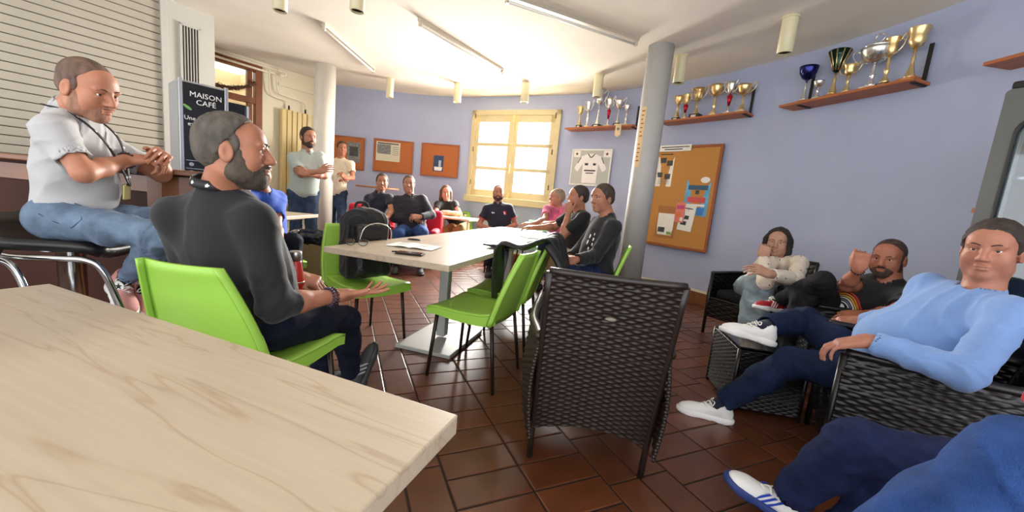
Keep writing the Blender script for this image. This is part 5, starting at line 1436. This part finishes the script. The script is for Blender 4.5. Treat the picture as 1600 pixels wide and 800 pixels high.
# ================================================================== things on the walls
def onwall(px, py):
    v = ray(px, py)
    for pts in (PL, [tuple(A_W), tuple(B_W)], PR):
        for a, b in zip(pts, pts[1:]):
            den = v.x*(a[1]-b[1])-v.y*(a[0]-b[0])
            if abs(den) < 1e-9: continue
            t = (a[0]*(a[1]-b[1])-a[1]*(a[0]-b[0]))/den; s = (v.x*a[1]-v.y*a[0])/den
            if t > 0 and -1e-6 <= s <= 1: return Vector((v.x*t, v.y*t, CAMH+v.z*t))
def wall_frame(pa, pb, out=.0):
    """frame on the wall between two points: x along, y up, z into the room"""
    a, b = pa.copy(), pb.copy(); x = b-a; x.z = 0; L = x.length; x.normalize(); z = Vector((x.y, -x.x, 0)); c = (a+b)/2+z*out
    return frame(c, x, UP, z), L
m_corkr = mat('red_brown_cork', (178, 104, 56), .9, var=.12, scale=60, bump=.2, bscale=200)
m_cork = mat('tan_cork', (196, 138, 70), .9, var=.15, scale=70, bump=.25, bscale=200)
m_bfr = mat('board_frame_wood', (156, 86, 42), .5, var=.15, scale=6)
m_paper = mat('paper_white', (238, 236, 226), .8, var=.02); m_ink = mat('ink_dark', (56, 54, 52), .8); m_grey = mat('photo_grey', (130, 130, 128), .7, var=.4, scale=25); m_phd = mat('photo_dark', (70, 70, 70), .7, var=.5, scale=30)
def board(name, label, M, w, h, m, th=.02, fr=.03):
    e = empty(name); e.matrix_basis = M; tag(e, label, 'notice board')
    MB().box((0, 0, th*.3), (w-fr, h-fr, th*.6)).build('panel', m, e)
    for sx in (-1, 1): MB().box((sx*(w/2-fr/2), 0, th/2), (fr, h, th)).build('frame_side', m_bfr, e, bevel=.003)
    for sy in (-1, 1): MB().box((0, sy*(h/2-fr/2), th/2), (w-2*fr, fr, th)).build('frame_rail', m_bfr, e, bevel=.003)
    return e
def sheet(parent, x, y, w, h, m, z=.0135, name='paper', rz=0, curl=.006):
    M = Matrix.Translation((x, y, z)) @ Matrix.Rotation(rz, 4, 'Z')
    return MB().grid(lambda u, v: ((u-.5)*w, (v-.5)*h, curl*(2*u-1)**2*(1-v)), 8, 3, .0008).build(name, m, parent, M=M)
def thing_sheet(label, bM, x, y, w, h, m, z=.0135, rz=0, cat='poster', name='poster', curl=.006):
    o = MB().grid(lambda u, v: ((u-.5)*w, (v-.5)*h, curl*(2*u-1)**2*(1-v)), 8, 3, .0008).build(name, m, None, M=bM @ Matrix.Translation((x, y, z)) @ Matrix.Rotation(rz, 4, 'Z'))
    return tag(o, label, cat)
def bar(parent, x, y, w, h, m, z=.0025, name='print'): return MB().box((x, y, z), (w, h, .001)).build(name, m, parent)
# three red-brown boards of the back wall
bw = {}
for nm, ca, cb_, zt, zb, lab in (('b1', (520, 213), (571, 216), 2.03, 1.41, 'red-brown cork board half hidden behind the man in the cream T-shirt'), ('b2', (585, 217), (647, 222), 2.05, 1.43, 'red-brown cork board with a newspaper page, middle of three'), ('b3', (660, 224), (719, 228), 2.055, 1.435, 'red-brown cork board with one small blue poster near the window')):
    a, b = onwall(*ca), onwall(*cb_); a.z = b.z = (zt+zb)/2; M, L = wall_frame(a, b, .012); bw[nm] = (M, L)
    board('cork_board', lab, M, L, zt-zb, m_corkr)
M, L = bw['b1']; s = thing_sheet('grey photo print pinned to the half-hidden cork board', M, L/2-.20, .02, .24, .38, m_grey); bar(s, 0, .02, .16, .18, m_phd)
M, L = bw['b2']; s = thing_sheet('yellowed newspaper page pinned to the middle cork board', M, -.10, .08, .46, .36, mat('newsprint', (206, 202, 180), .9)); bar(s, -.08, .04, .26, .18, m_grey); bar(s, 0, .15, .40, .02, m_ink)
for i in range(5): bar(s, .14, .09-.035*i, .12, .01, m_grey)
M, L = bw['b3']; s = thing_sheet('small blue poster pinned to the cork board nearest the window', M, -.02, -.06, .20, .30, mat('poster_navy', (46, 66, 104), .7)); bar(s, 0, -.10, .18, .07, m_paper); bar(s, .03, .0, .05, .12, mat('poster_pale', (170, 190, 214), .7)); bar(s, -.05, .0, .04, .10, m_phd)
# large cork board
a, b = onwall(1030, 228), onwall(1134, 228); a2, b2 = onwall(1012, 380), onwall(1107, 396)
za, zb_ = (a.z+b.z)/2, (a2.z+b2.z)/2; pa = a.copy(); pb = b.copy(); pa.z = pb.z = (za+zb_)/2; MC, LC = wall_frame(pa, pb, .028); HC = za-zb_
board('cork_board', 'large tan cork board with posters beside the grey column', MC, LC, HC, m_cork, .024, .035)
s = thing_sheet('printed sheet with small photos at the top left of the large cork board', MC, -LC/2+.17, HC/2-.31, .24, .48, m_paper)
for x, y in ((-.04, .12), (.06, .08), (-.07, -.08), (.05, -.10)): bar(s, x, y, .085, .07, m_phd)
for i in range(4): bar(s, 0, -.14-.02*i, .16, .006, m_grey)
bar(s, 0, .2, .18, .012, m_ink)
s = thing_sheet('long paper strip with a typed line across the top of the large cork board', MC, -LC/2+.28, HC/2-.03, .46, .085, m_paper, z=.027); bar(s, 0, .015, .40, .012, m_ink); bar(s, -.02, -.015, .26, .012, m_ink)
s = thing_sheet('light blue event poster with red lettering on the large cork board', MC, LC/2-.24, .04, .32, .54, mat('poster_sky', (104, 176, 214), .6, var=.25, scale=6))
bar(s, 0, .10, .26, .06, mat('poster_dark', (60, 92, 120), .7)); bar(s, 0, -.06, .24, .07, mat('poster_red', (206, 84, 84), .7)); bar(s, .03, -.13, .18, .03, m_paper)
MB().lathe([(.05, 0), (.05, .001)], 20, Matrix.Translation((.08, .20, .002)) @ Matrix.Diagonal((1.2, .8, 1, 1))).build('speech_bubble', m_paper, s)
bar(s, 0, -.21, .30, .10, mat('poster_blue', (60, 130, 196), .6)); bar(s, 0, .04, .05, .05, m_phd)
s = thing_sheet('small framed certificate pinned low on the large cork board', MC, -.16, -HC/2+.34, .28, .44, mat('brown_card', (170, 112, 62), .8), z=.016); bar(s, 0, -.03, .24, .30, m_paper); bar(s, -.05, -.11, .10, .07, m_phd, .004); bar(s, .07, -.15, .07, .04, mat('leafy', (120, 160, 70), .8), .004)
s = thing_sheet('pink flyer with flowers pinned on the large cork board', MC, .03, -HC/2+.49, .13, .27, mat('flyer_pink', (226, 130, 116), .8), z=.021); bar(s, 0, .07, .10, .05, mat('flyer_mag', (200, 80, 130), .8)); bar(s, -.02, -.03, .06, .06, mat('flyer_or', (222, 120, 60), .8)); bar(s, .03, -.09, .04, .05, m_paper)
s = thing_sheet('white programme sheet pinned beside the pink flyer', MC, .13, -HC/2+.43, .20, .36, m_paper, z=.0165, rz=-.08); bar(s, .0, .0, .06, .05, m_phd); bar(s, -.03, -.08, .08, .05, m_phd); bar(s, 0, .12, .12, .012, m_ink)
# framed rugby shirt
a, b = onwall(897, 234), onwall(959, 234); zt, zb_ = 2.055, 1.475; a.z = b.z = (zt+zb_)/2; MJ, LJ = wall_frame(a, b, .014)
e = empty('picture_frame'); e.matrix_basis = MJ; tag(e, 'white frame holding a signed white sports shirt on the wall', 'picture frame'); HJ = zt-zb_
m_wf = mat('white_frame', (228, 226, 216), .5)
MB().box((0, 0, .008), (LJ-.02, HJ-.02, .012)).build('backing', mat('mat_grey', (186, 188, 180), .8), e)
for sx in (-1, 1): MB().box((sx*(LJ/2-.01), 0, .012), (.022, HJ, .026)).build('frame_side', m_wf, e)
for sy in (-1, 1): MB().box((0, sy*(HJ/2-.01), .012), (LJ-.04, .022, .026)).build('frame_rail', m_wf, e)
sh_ = MB().prism([(-.13, -.25), (.13, -.25), (.14, .05), (.22, -.08), (.29, -.02), (.19, .17), (.06, .22), (-.06, .22), (-.19, .17), (-.29, -.02), (-.22, -.08), (-.14, .05)], .014, .022).build('shirt', mat('jersey_white', (236, 232, 228), .8), e, bevel=.004)
MB().tube(smooth_path([(-.06, .215, .024), (0, .16, .026), (.06, .215, .024)], 5), .007, 6).build('neckline', m_ink, sh_)
for x, w in ((-.07, .06), (.07, .05)): bar(sh_, x, .05, w, .035, m_ink, .0235)
bar(sh_, 0, -.05, .20, .022, m_ink, .0235); bar(sh_, 0, -.09, .14, .015, m_ink, .0235)
for sx in (-1, 1): MB().box((sx*.235, .0, .0235), (.012, .11, .002), Matrix.Rotation(sx*.5, 4, 'Z') @ Matrix.Translation((0, 0, 0))).build('sleeve_stripe', m_ink, sh_)
for sx in (-1, 1):
    c = bar(e, sx*(LJ/2-.085), HJ/2-.075, .12, .10, m_paper, .016, 'card')
    st = []
    for i in range(10):
        r = .032 if i % 2 == 0 else .013; aa = math.pi/2+i*math.pi/5; st.append((r*math.cos(aa), r*math.sin(aa)))
    MB().prism(st, 0, .002, Matrix.Translation((sx*(LJ/2-.085), HJ/2-.075, .0168))).build('star', mat('star_maroon', (110, 44, 44), .7), c)

# ------------------------------------------------------------------ trophy shelves
m_shelf = mat('orange_shelf_wood', (176, 98, 50), .5, var=.2, scale=6, stretch=(.3, 3, 3))
m_gold = mat('gold_metal', (232, 204, 146), .28, .9); m_silv = mat('silver_metal', (226, 224, 218), .24, .9); m_marb = mat('black_marble', (24, 22, 22), .2, var=.3, scale=20); m_wmarb = mat('pale_marble', (222, 210, 188), .3, var=.15, scale=15)
m_tred = mat('red_metal', (190, 30, 50), .25, .8); m_tgrn = mat('dark_green_metal', (20, 52, 44), .2, .7); m_tblu = mat('blue_metal', (44, 48, 110), .2, .9); m_cop = mat('copper_base', (190, 112, 60), .35, .3)
def shelf(pa, pb, label, depth=.19, z=None, brk=(1,)):
    a, b = onwall(*pa), onwall(*pb)
    if z is None: z = (a.z+b.z)/2
    a.z = b.z = z; M, L = wall_frame(a, b, 0)
    e = empty('wall_shelf'); e.matrix_basis = M; tag(e, label, 'shelf', 'trophy shelves')
    sag = .03
    MB().prism([(-L/2, -.02), (L/2, -.02), (L/2, depth+sag), (-L/2, depth+sag)], -.012, .012, frame((0, 0, 0), (1, 0, 0), (0, 0, 1), (0, -1, 0))).build('plank', m_shelf, e, bevel=.003)
    for s in brk:
        MB().box((s*(L/2-.03), .15, .035), (.028, .32, .008)).build('bracket', m_black, e)
        MB().box((s*(L/2-.03), -.016, .09), (.028, .008, .17)).build('bracket_arm', m_black, e)
    return M, L
def trophy(M, x, label, h, cup='vase', r=.05, met=None, base=None, bw_=.07, bh=.035, stem='plain', acc=None, handles=True, lid=False, zz=.10, group='trophies'):
    """stands at x along the shelf; local y of shelf frame is up"""
    met = met or m_gold; base = base or m_marb
    T = M @ frame((x, .012, zz), (1, 0, 0), (0, 0, -1), (0, 1, 0))
    e = empty('trophy'); e.matrix_basis = T; tag(e, label, 'trophy', group)
    b_ = MB().box((0, 0, bh/2), (bw_, bw_*.8, bh)).build('base', base, e, bevel=.003)
    MB().box((0, -bw_*.4-.001, bh/2), (bw_*.5, .002, bh*.5)).build('plaque', m_wmarb if base is m_marb else m_gold, b_)
    H = h-bh; hc = H*(.42 if cup != 'flute' else .5); hs_ = H-hc; rb = min(bw_*.45, .04)
    if stem == 'plain': pr_ = [(rb, 0), (rb*.9, hs_*.06), (rb*.45, hs_*.35), (.010, hs_*.62), (.016, hs_*.72), (.008, hs_*.8), (.012, hs_)]
    elif stem == 'knob': pr_ = [(rb, 0), (rb*.7, hs_*.12), (.009, hs_*.3), (.020, hs_*.45), (.022, hs_*.52), (.009, hs_*.66), (.016, hs_*.78), (.009, hs_*.9), (.014, hs_)]
    else: pr_ = [(rb*.9, 0), (rb*.5, hs_*.1), (.011, hs_*.3), (.012, hs_*.36)]
    MB().lathe([(a, bh+z_) for a, z_ in pr_], 20).build('stem', met, e, smooth=True)
    if stem == 'sleeve': MB().lathe([(.012, bh+hs_*.36), (.030, bh+hs_*.92), (.012, bh+hs_)], 16).build('coloured_sleeve', acc, e, smooth=True)
    z0 = bh+hs_
    if cup == 'vase': pc = [(.010, 0), (r*.45, hc*.12), (r*.80, hc*.40), (r*.72, hc*.62), (r, hc*.98), (r*1.02, hc), (r*.92, hc*.97), (r*.6, hc*.6)]
    elif cup == 'bowl': pc = [(.010, 0), (r*.55, hc*.16), (r*.92, hc*.5), (r, hc*.8), (r*1.05, hc*.95), (r*.96, hc*.95), (r*.8, hc*.5)]
    else: pc = [(.012, 0), (r*.35, hc*.1), (r*.55, hc*.45), (r*.75, hc*.75), (r*1.05, hc), (r*.98, hc), (r*.5, hc*.5)]
    c_ = MB().lathe([(a, z0+z_) for a, z_ in pc], 24).build('cup', acc if (acc and stem != 'sleeve') else met, e, smooth=True)
    if cup == 'flute':
        for i in range(10):
            a = 2*math.pi*i/10; MB().tube([(r*.36*math.cos(a), r*.36*math.sin(a), z0+hc*.1), (r*.57*math.cos(a), r*.57*math.sin(a), z0+hc*.45), (r*1.04*math.cos(a), r*1.04*math.sin(a), z0+hc*.98)], .005, 6).build('rib', met, c_, smooth=True)
    if handles:
        for s in (-1, 1):
            pts = [(s*r*.5, 0, z0+hc*.15), (s*r*1.25, 0, z0+hc*.35), (s*r*1.7, 0, z0+hc*.85), (s*r*1.55, 0, z0+hc*1.1), (s*r*1.2, 0, z0+hc*.95), (s*r*.9, 0, z0+hc*.75)]
            MB().tube(smooth_path(pts, 5), .0045, 8).build('handle', met, e, smooth=True)
    if lid:
        MB().lathe([(r, z0+hc), (r*.8, z0+hc*1.12), (r*.2, z0+hc*1.22), (.008, z0+hc*1.3)], 20).build('lid', met, e, smooth=True)
        MB().tube([(.035*math.cos(a), 0, z0+hc*1.3+.04+.035*math.sin(a)) for a in [2*math.pi*i/20 for i in range(20)]], .006, 8, closed=True).build('finial_ring', met, e, smooth=True)
    return e, T
def shx(M, px, py):
    """position along a shelf of a pixel column"""
    v = ray(px, py); x = M.col[0].to_3d(); z = M.col[2].to_3d(); c = M.translation+z*.10
    t = c.dot(z)-0; t = (c.z*0+z.x*c.x+z.y*c.y)/(z.x*v.x+z.y*v.y); p = v*t+Vector((0, 0, CAMH)); return (p-M.translation).dot(x)
M1, L1 = shelf((893, 204), (998, 203), 'orange wood trophy shelf to the right of the window', z=2.355)
for px, lab, h, kw in ((905, 'small gold cup with open ears, leftmost on the shelf by the window', .34, dict(cup='vase', r=.042, bw_=.085, bh=.05)),
    (917, 'slim silver cup with a knobbed stem on a pale foot, shelf by the window', .40, dict(cup='vase', r=.045, met=m_silv, base=m_wmarb, stem='knob', bw_=.075)),
    (933, 'tallest silver cup with large curled handles, shelf by the window', .55, dict(cup='vase', r=.075, met=m_silv, bw_=.13, bh=.045)),
    (949, 'silver cup with a red stem on the shelf by the window', .44, dict(cup='bowl', r=.05, met=m_silv, stem='sleeve', acc=m_tred, base=m_wmarb, bw_=.085)),
    (964, 'wide silver two-handled cup on a black base, shelf by the window', .40, dict(cup='bowl', r=.062, met=m_silv, bw_=.10, bh=.05)),
    (977, 'small purple-tinted silver cup, rightmost on the shelf by the window', .32, dict(cup='bowl', r=.042, met=m_silv, stem='knob', base=m_wmarb, handles=False))):
    trophy(M1, shx(M1, px, 195), lab, h, **kw)
pn = MB().prism([(-.045, -.10), (.0, -.13), (.045, -.10), (.045, .06), (-.045, .06)], 0, .004, M1 @ Matrix.Translation((shx(M1, 972, 203), -.035, .235))).build('pennant', mat('pennant_cream', (222, 196, 150), .8)); tag(pn, 'small cream pennant hanging from the trophy shelf by the window', 'pennant')
pni = MB().lathe([(.022, 0), (.022, .001)], 16, M1 @ Matrix.Translation((shx(M1, 972, 203), -.05, .240))).build('crest', m_grey, pn)
M2, L2 = shelf((1043, 194), (1177, 184), 'orange wood trophy shelf above the large cork board', z=2.37)
for px, lab, h, kw in ((1058, 'gold cup on a black base, leftmost on the shelf above the cork board', .33, dict(cup='bowl', r=.05, bw_=.10, bh=.045)),
    (1070, 'thin gold figure cup with red stem knob on the shelf above the cork board', .33, dict(cup='vase', r=.04, stem='sleeve', acc=m_tred, base=m_wmarb, bw_=.07)),
    (1087, 'fluted gold cup with long handles on a thick black base', .38, dict(cup='flute', r=.07, bw_=.13, bh=.06)),
    (1114, 'silver and gold two-handled cup on a tall slim stem above the cork board', .39, dict(cup='bowl', r=.07, stem='knob', base=m_wmarb, bw_=.09)),
    (1136, 'silver cup with a red cone stem above the cork board', .39, dict(cup='bowl', r=.05, met=m_silv, stem='sleeve', acc=m_tred, base=m_wmarb, bw_=.08)),
    (1157, 'broad gold two-handled cup, rightmost on the shelf above the cork board', .33, dict(cup='bowl', r=.075, base=m_wmarb, bw_=.10))):
    trophy(M2, shx(M2, px, 178), lab, h, **kw)
M3, L3 = shelf((1240, 170), (1453, 134), 'orange wood trophy shelf on the right wall', z=2.365, brk=(1, -.72))
for px, lab, h, kw in ((1257, 'blue and silver cup with a twisted stem, leftmost on the right shelf', .37, dict(cup='bowl', r=.08, met=m_silv, acc=m_tblu, base=m_cop, bw_=.08, handles=False)),
    (1277, 'small round silver medal trophy on a pale base, right shelf', .20, dict(cup='bowl', r=.045, met=m_silv, base=m_wmarb, handles=False, bw_=.07)),
    (1300, 'tall cup with a dark green bucket top on the right shelf', .43, dict(cup='flute', r=.085, acc=m_tgrn, base=m_cop, bw_=.09, handles=False)),
    (1321, 'small gold cup with a heart-shaped body on the right shelf', .27, dict(cup='vase', r=.055, base=m_wmarb, bw_=.07)),
    (1357, 'widest silver bowl trophy with a lid and ring on the right shelf', .36, dict(cup='bowl', r=.11, met=m_silv, stem='knob', base=m_wmarb, bw_=.12, lid=True)),
    (1378, 'slender gold figure trophy on a black base, right shelf', .40, dict(cup='vase', r=.055, bw_=.10, stem='knob')),
    (1415, 'tall gold chalice with a small wreath, rightmost on the right shelf', .42, dict(cup='vase', r=.07, base=m_cop, bw_=.12, handles=False))):
    trophy(M3, shx(M3, px, 145), lab, h, **kw)
M4, L4 = shelf((1582, 95), (1680, 78), 'orange wood shelf end at the upper right corner', z=2.34, brk=())
e = MB().box((3.02, 2.42, 1.34), (.10, .30, .03)).build('ledge', m_shelf); tag(e, 'small wooden ledge on the wall left of the drinks fridge', 'ledge')

# ================================================================== small things
def on_table(px, py, z=.752): return at(px, py, z)
# glasses
p = on_table(557, 384); gl_ = empty('glasses', p, .25); tag(gl_, 'black-rimmed folded glasses lying on the near end of the meeting table', 'glasses')
for s in (-1, 1):
    ring = [(s*.036+.026*math.cos(a), 0, .022+.020*math.sin(a)) for a in [2*math.pi*i/24 for i in range(24)]]
    MB().tube(ring, .0022, 8, closed=True).build('rim', m_black, gl_, smooth=True)
    MB().prism([(x, z) for x, y, z in ring], -.0005, .0005, frame((0, 0, 0), (1, 0, 0), (0, 0, 1), (0, -1, 0))).build('lens', glass('lens_glass', (244, 250, 250), .12), gl_)
    MB().tube(smooth_path([(s*.062, 0, .030), (s*.066, .02, .030), (s*.05, .09, .012), (s*.03, .12, .004)], 5), .0020, 8).build('temple', m_black, gl_, smooth=True)
MB().tube(smooth_path([(-.011, 0, .026), (0, -.003, .031), (.011, 0, .026)], 4), .0020, 8).build('bridge', m_black, gl_, smooth=True)
# notebook
p = on_table(648, 385); nb = empty('notebook', p, -.12); tag(nb, 'open notebook with handwriting on the meeting table', 'notebook')
for s in (-1, 1):
    pg = MB().grid(lambda u, v: (s*.155*u, (v-.5)*.21, .004+.010*math.sin(math.pi*min(1, u*1.3))*(1-u)), 8, 2, .003*s*1).build('page', m_paper, nb)
    for i in range(7): MB().box((s*.075, .075-.022*i, .0135-.0006*i*0), (.10-.02*(i % 3), .003, .0006)).build('writing', m_grey, pg)
# phone and pen
p = on_table(641, 397); ph = empty('phone', p, -.05); tag(ph, 'black smartphone lying on the meeting table beside a pen', 'phone')
MB().box((0, 0, .005), (.155, .078, .009)).build('body', m_black, ph, bevel=.003); MB().box((0, 0, .0098), (.145, .070, .0008)).build('screen', m_gl, ph)
p = on_table(620, 395); pe = MB().tube([(-.03, 0, .006), (.06, .045, .006)], .004, 8).build('pen', m_black, None, smooth=True, M=Matrix.Translation(p)); tag(pe, 'black pen lying beside the smartphone', 'pen')
p = on_table(647, 375); rg = MB().tube([(.045*math.cos(a), .030*math.sin(a), .004) for a in [2*math.pi*i/28 for i in range(28)]], .004, 8, closed=True).build('cord_loop', m_black, None, smooth=True, M=Matrix.Translation(p)); tag(rg, 'small black cord loop lying behind the notebook', 'cord')
# magazine and laptop-like stack on far table
p = on_table(838, 372); mg = empty('magazine', p, .35); tag(mg, 'white magazines at the right edge of the meeting table', 'magazine')
MB().box((0, 0, .004), (.30, .21, .008)).build('pages', m_paper, mg); MB().box((.01, .01, .0095), (.27, .19, .003), rz=.12).build('cover', mat('pale_cover', (206, 214, 222), .4), mg)
# things on the cream desk
p = at(720, 337, .752); ob = empty('box', p, -.3); tag(ob, 'small black and tan box lying on the cream desk', 'box')
MB().box((0, 0, .018), (.19, .10, .034)).build('body', mat('tan_card', (190, 160, 110), .7), ob); MB().box((0, 0, .040), (.19, .10, .012)).build('lid', m_black, ob)
# red bottle
pb = atY(461, 430, 1.58); bt = empty('bottle', (pb.x, pb.y, .62)); tag(bt, 'red insulated bottle with a steel cap beside the bearded man', 'bottle')
mrb = mat('red_bottle_lacquer', (176, 40, 26), .3)
MB().lathe([(.034, 0), (.036, .005), (.036, .075), (.033, .10), (.024, .15), (.021, .165)], 28).build('body', mrb, bt, smooth=True)
MB().lathe([(.024, .160), (.024, .195), (.021, .200)], 28).build('cap', mat('brushed_steel', (180, 176, 170), .3, .9), bt, smooth=True)
MB().lathe([(.0365, .066), (.0365, .072)], 28).build('band', m_silv, bt, smooth=True)
# backpack on the green chair
bp_c = Vector((-1.055, 2.735, .46)); f3 = Vector((.8, -.6, 0)); l3 = Vector((.6, .8, 0))
bp = empty('backpack', bp_c, math.atan2(f3.y, f3.x)-math.pi/2); tag(bp, 'black backpack with a dark red patch standing on a green chair', 'backpack')
m_bag = cloth('black_nylon', (22, 22, 25)); m_bagg = mat('black_coated', (30, 30, 33), .35, bump=.1, bscale=200)
s = SDF(); s.box((0, -.03, .23), (.165, .095, .235), .07); s.ell((0, -.02, .42), (.15, .09, .09), k=.05); s.disp = folds(.008, 3, 12); s.amp = .008
link('main_compartment', s.mesh('bag', .008), m_bag, bp, smooth=True)
s = SDF(); s.box((0, .085, .15), (.135, .05, .13), .04); s.disp = folds(.006, 5, 14); s.amp = .006
link('front_pocket', s.mesh('pocket', .008), m_bagg, bp, smooth=True)
s = SDF(); s.box((.01, .075, .335), (.125, .045, .07), .035); s.disp = folds(.005, 8, 16); s.amp = .006
link('top_pocket', s.mesh('pocket2', .008), m_bagg, bp, smooth=True)
MB().tube(smooth_path([(-.12, .12, .27), (-.10, .135, .37), (0, .14, .41), (.10, .135, .38), (.13, .12, .28)], 5), .0035, 8).build('zip', m_silv, bp, smooth=True)
MB().box((-.135, .06, .38), (.05, .01, .09), Matrix.Rotation(.3, 4, 'Z')).build('patch', mat('dark_red_cloth', (120, 22, 46), .8), bp, bevel=.003)
MB().tube(smooth_path([(-.05, -.07, .46), (-.04, -.08, .53), (.04, -.08, .53), (.05, -.07, .46)], 5), .010, 8).build('grab_handle', m_bag, bp, smooth=True)
for q in (-1, 1): MB().tube(smooth_path([(q*.15, .02, .43), (q*.175, .05, .30), (q*.18, .06, .12), (q*.16, .03, .03)], 5), .013, 8, flat=.4).build('strap', m_bag, bp, smooth=True)
# jacket over chair back
c2 = Vector((-.02, 2.90, 0)); f2 = Vector((-.97, .24, 0)).normalized(); r2 = Vector((f2.y, -f2.x, 0))   # f2 facing, r2 its right
cl = lambda x, y, z: c2+r2*x+f2*y+Vector((0, 0, z))
te = lambda y: Vector((-.325+(y-1.944)*.2917, y, .757))       # right edge of the table
B0_, B1_ = cl(-.25, -.335, .835), cl(.24, -.335, .850)
def jacket_fn(u, v):
    t = u; a = te(2.60+.52*t); b = B0_.lerp(B1_, t)
    hang = max(0, 1-t/.42); ln = .40*min(1, hang*2.2)
    p0 = a+Vector((.035, -.01, -ln)) if t < .42 else a+Vector((-.16, .0, .006))
    p1 = a+Vector((.012 if t < .42 else -.05, 0, .010)); p2 = a.lerp(b, .45)+Vector((0, 0, .0-.035*math.sin(math.pi*t))); p3 = b+Vector((0, 0, .02))
    bl = .30+.08*math.sin(5*t+1)
    p4 = b-f2*.07+Vector((0, 0, -bl*.45)); p5 = b-f2*.10+Vector((0, 0, -bl))
    P = [p0, p1, p2, p3, p4, p5]; x = v*5; i_ = min(4, int(x)); q = x-i_
    A = P[max(0, i_-1)]; B = P[i_]; C = P[i_+1]; D = P[min(5, i_+2)]
    r = .5*((2*B)+(C-A)*q+(2*A-5*B+4*C-D)*q*q+(3*B-A-3*C+D)*q**3)
    w = math.sin(14*t+3*math.sin(4*v+1))*.016+math.sin(31*t-5*v)*.008+.010*math.sin(9*v+7*t)
    lim = 0.3 if (v < .35 and t >= .42) else 1.0
    return r+Vector((.35*w*lim, .25*w*lim, abs(w)*.8*lim if v < .65 else w*.2))+r2*(.02*math.sin(6*v))
jo = MB().grid(jacket_fn, 56, 60, .014).build('jacket', mat('dark_shell_fabric', (20, 21, 26), .45, var=.2, scale=8), None, True); tag(jo, 'dark rain jacket draped over the back of a green chair at the table', 'jacket')
sl_ = MB().tube(smooth_path([B0_+Vector((0, 0, .0)), cl(-.29, -.42, .74), cl(-.30, -.46, .62), cl(-.26, -.47, .50)], 6), [.05-.001*i for i in range(19)], 14, flat=.6).build('sleeve', MATS['dark_shell_fabric'], jo, smooth=True)
# tinsel garland in the glazed frame
pts = [lw(2.55, 2.70, .05), lw(2.2, 2.52, .05), lw(1.8, 2.40, .05), lw(1.5, 2.46, .05), lw(1.32, 2.58, .05)]
P_ = smooth_path(pts, 14); ga = MB()
random.seed(5)
ga.tube(P_, [.022+.016*random.random() for _ in P_], 7)
for i, p in enumerate(P_):
    for k in range(5):
        d = Vector((random.uniform(-1, 1), random.uniform(-1, 1), random.uniform(-1, 1))).normalized()*.055; t = Vector((random.uniform(-1, 1), random.uniform(-1, 1), random.uniform(-1, 1))).normalized()*.006
        ga.add([p, p+d+t, p+d-t], [(0, 1, 2)])
tag(tag(ga.build('garland', mat('tinsel', (104, 74, 56), .35, .6)), 'dark tinsel garland hanging across the wood-framed glazing', 'garland'), kind=None)
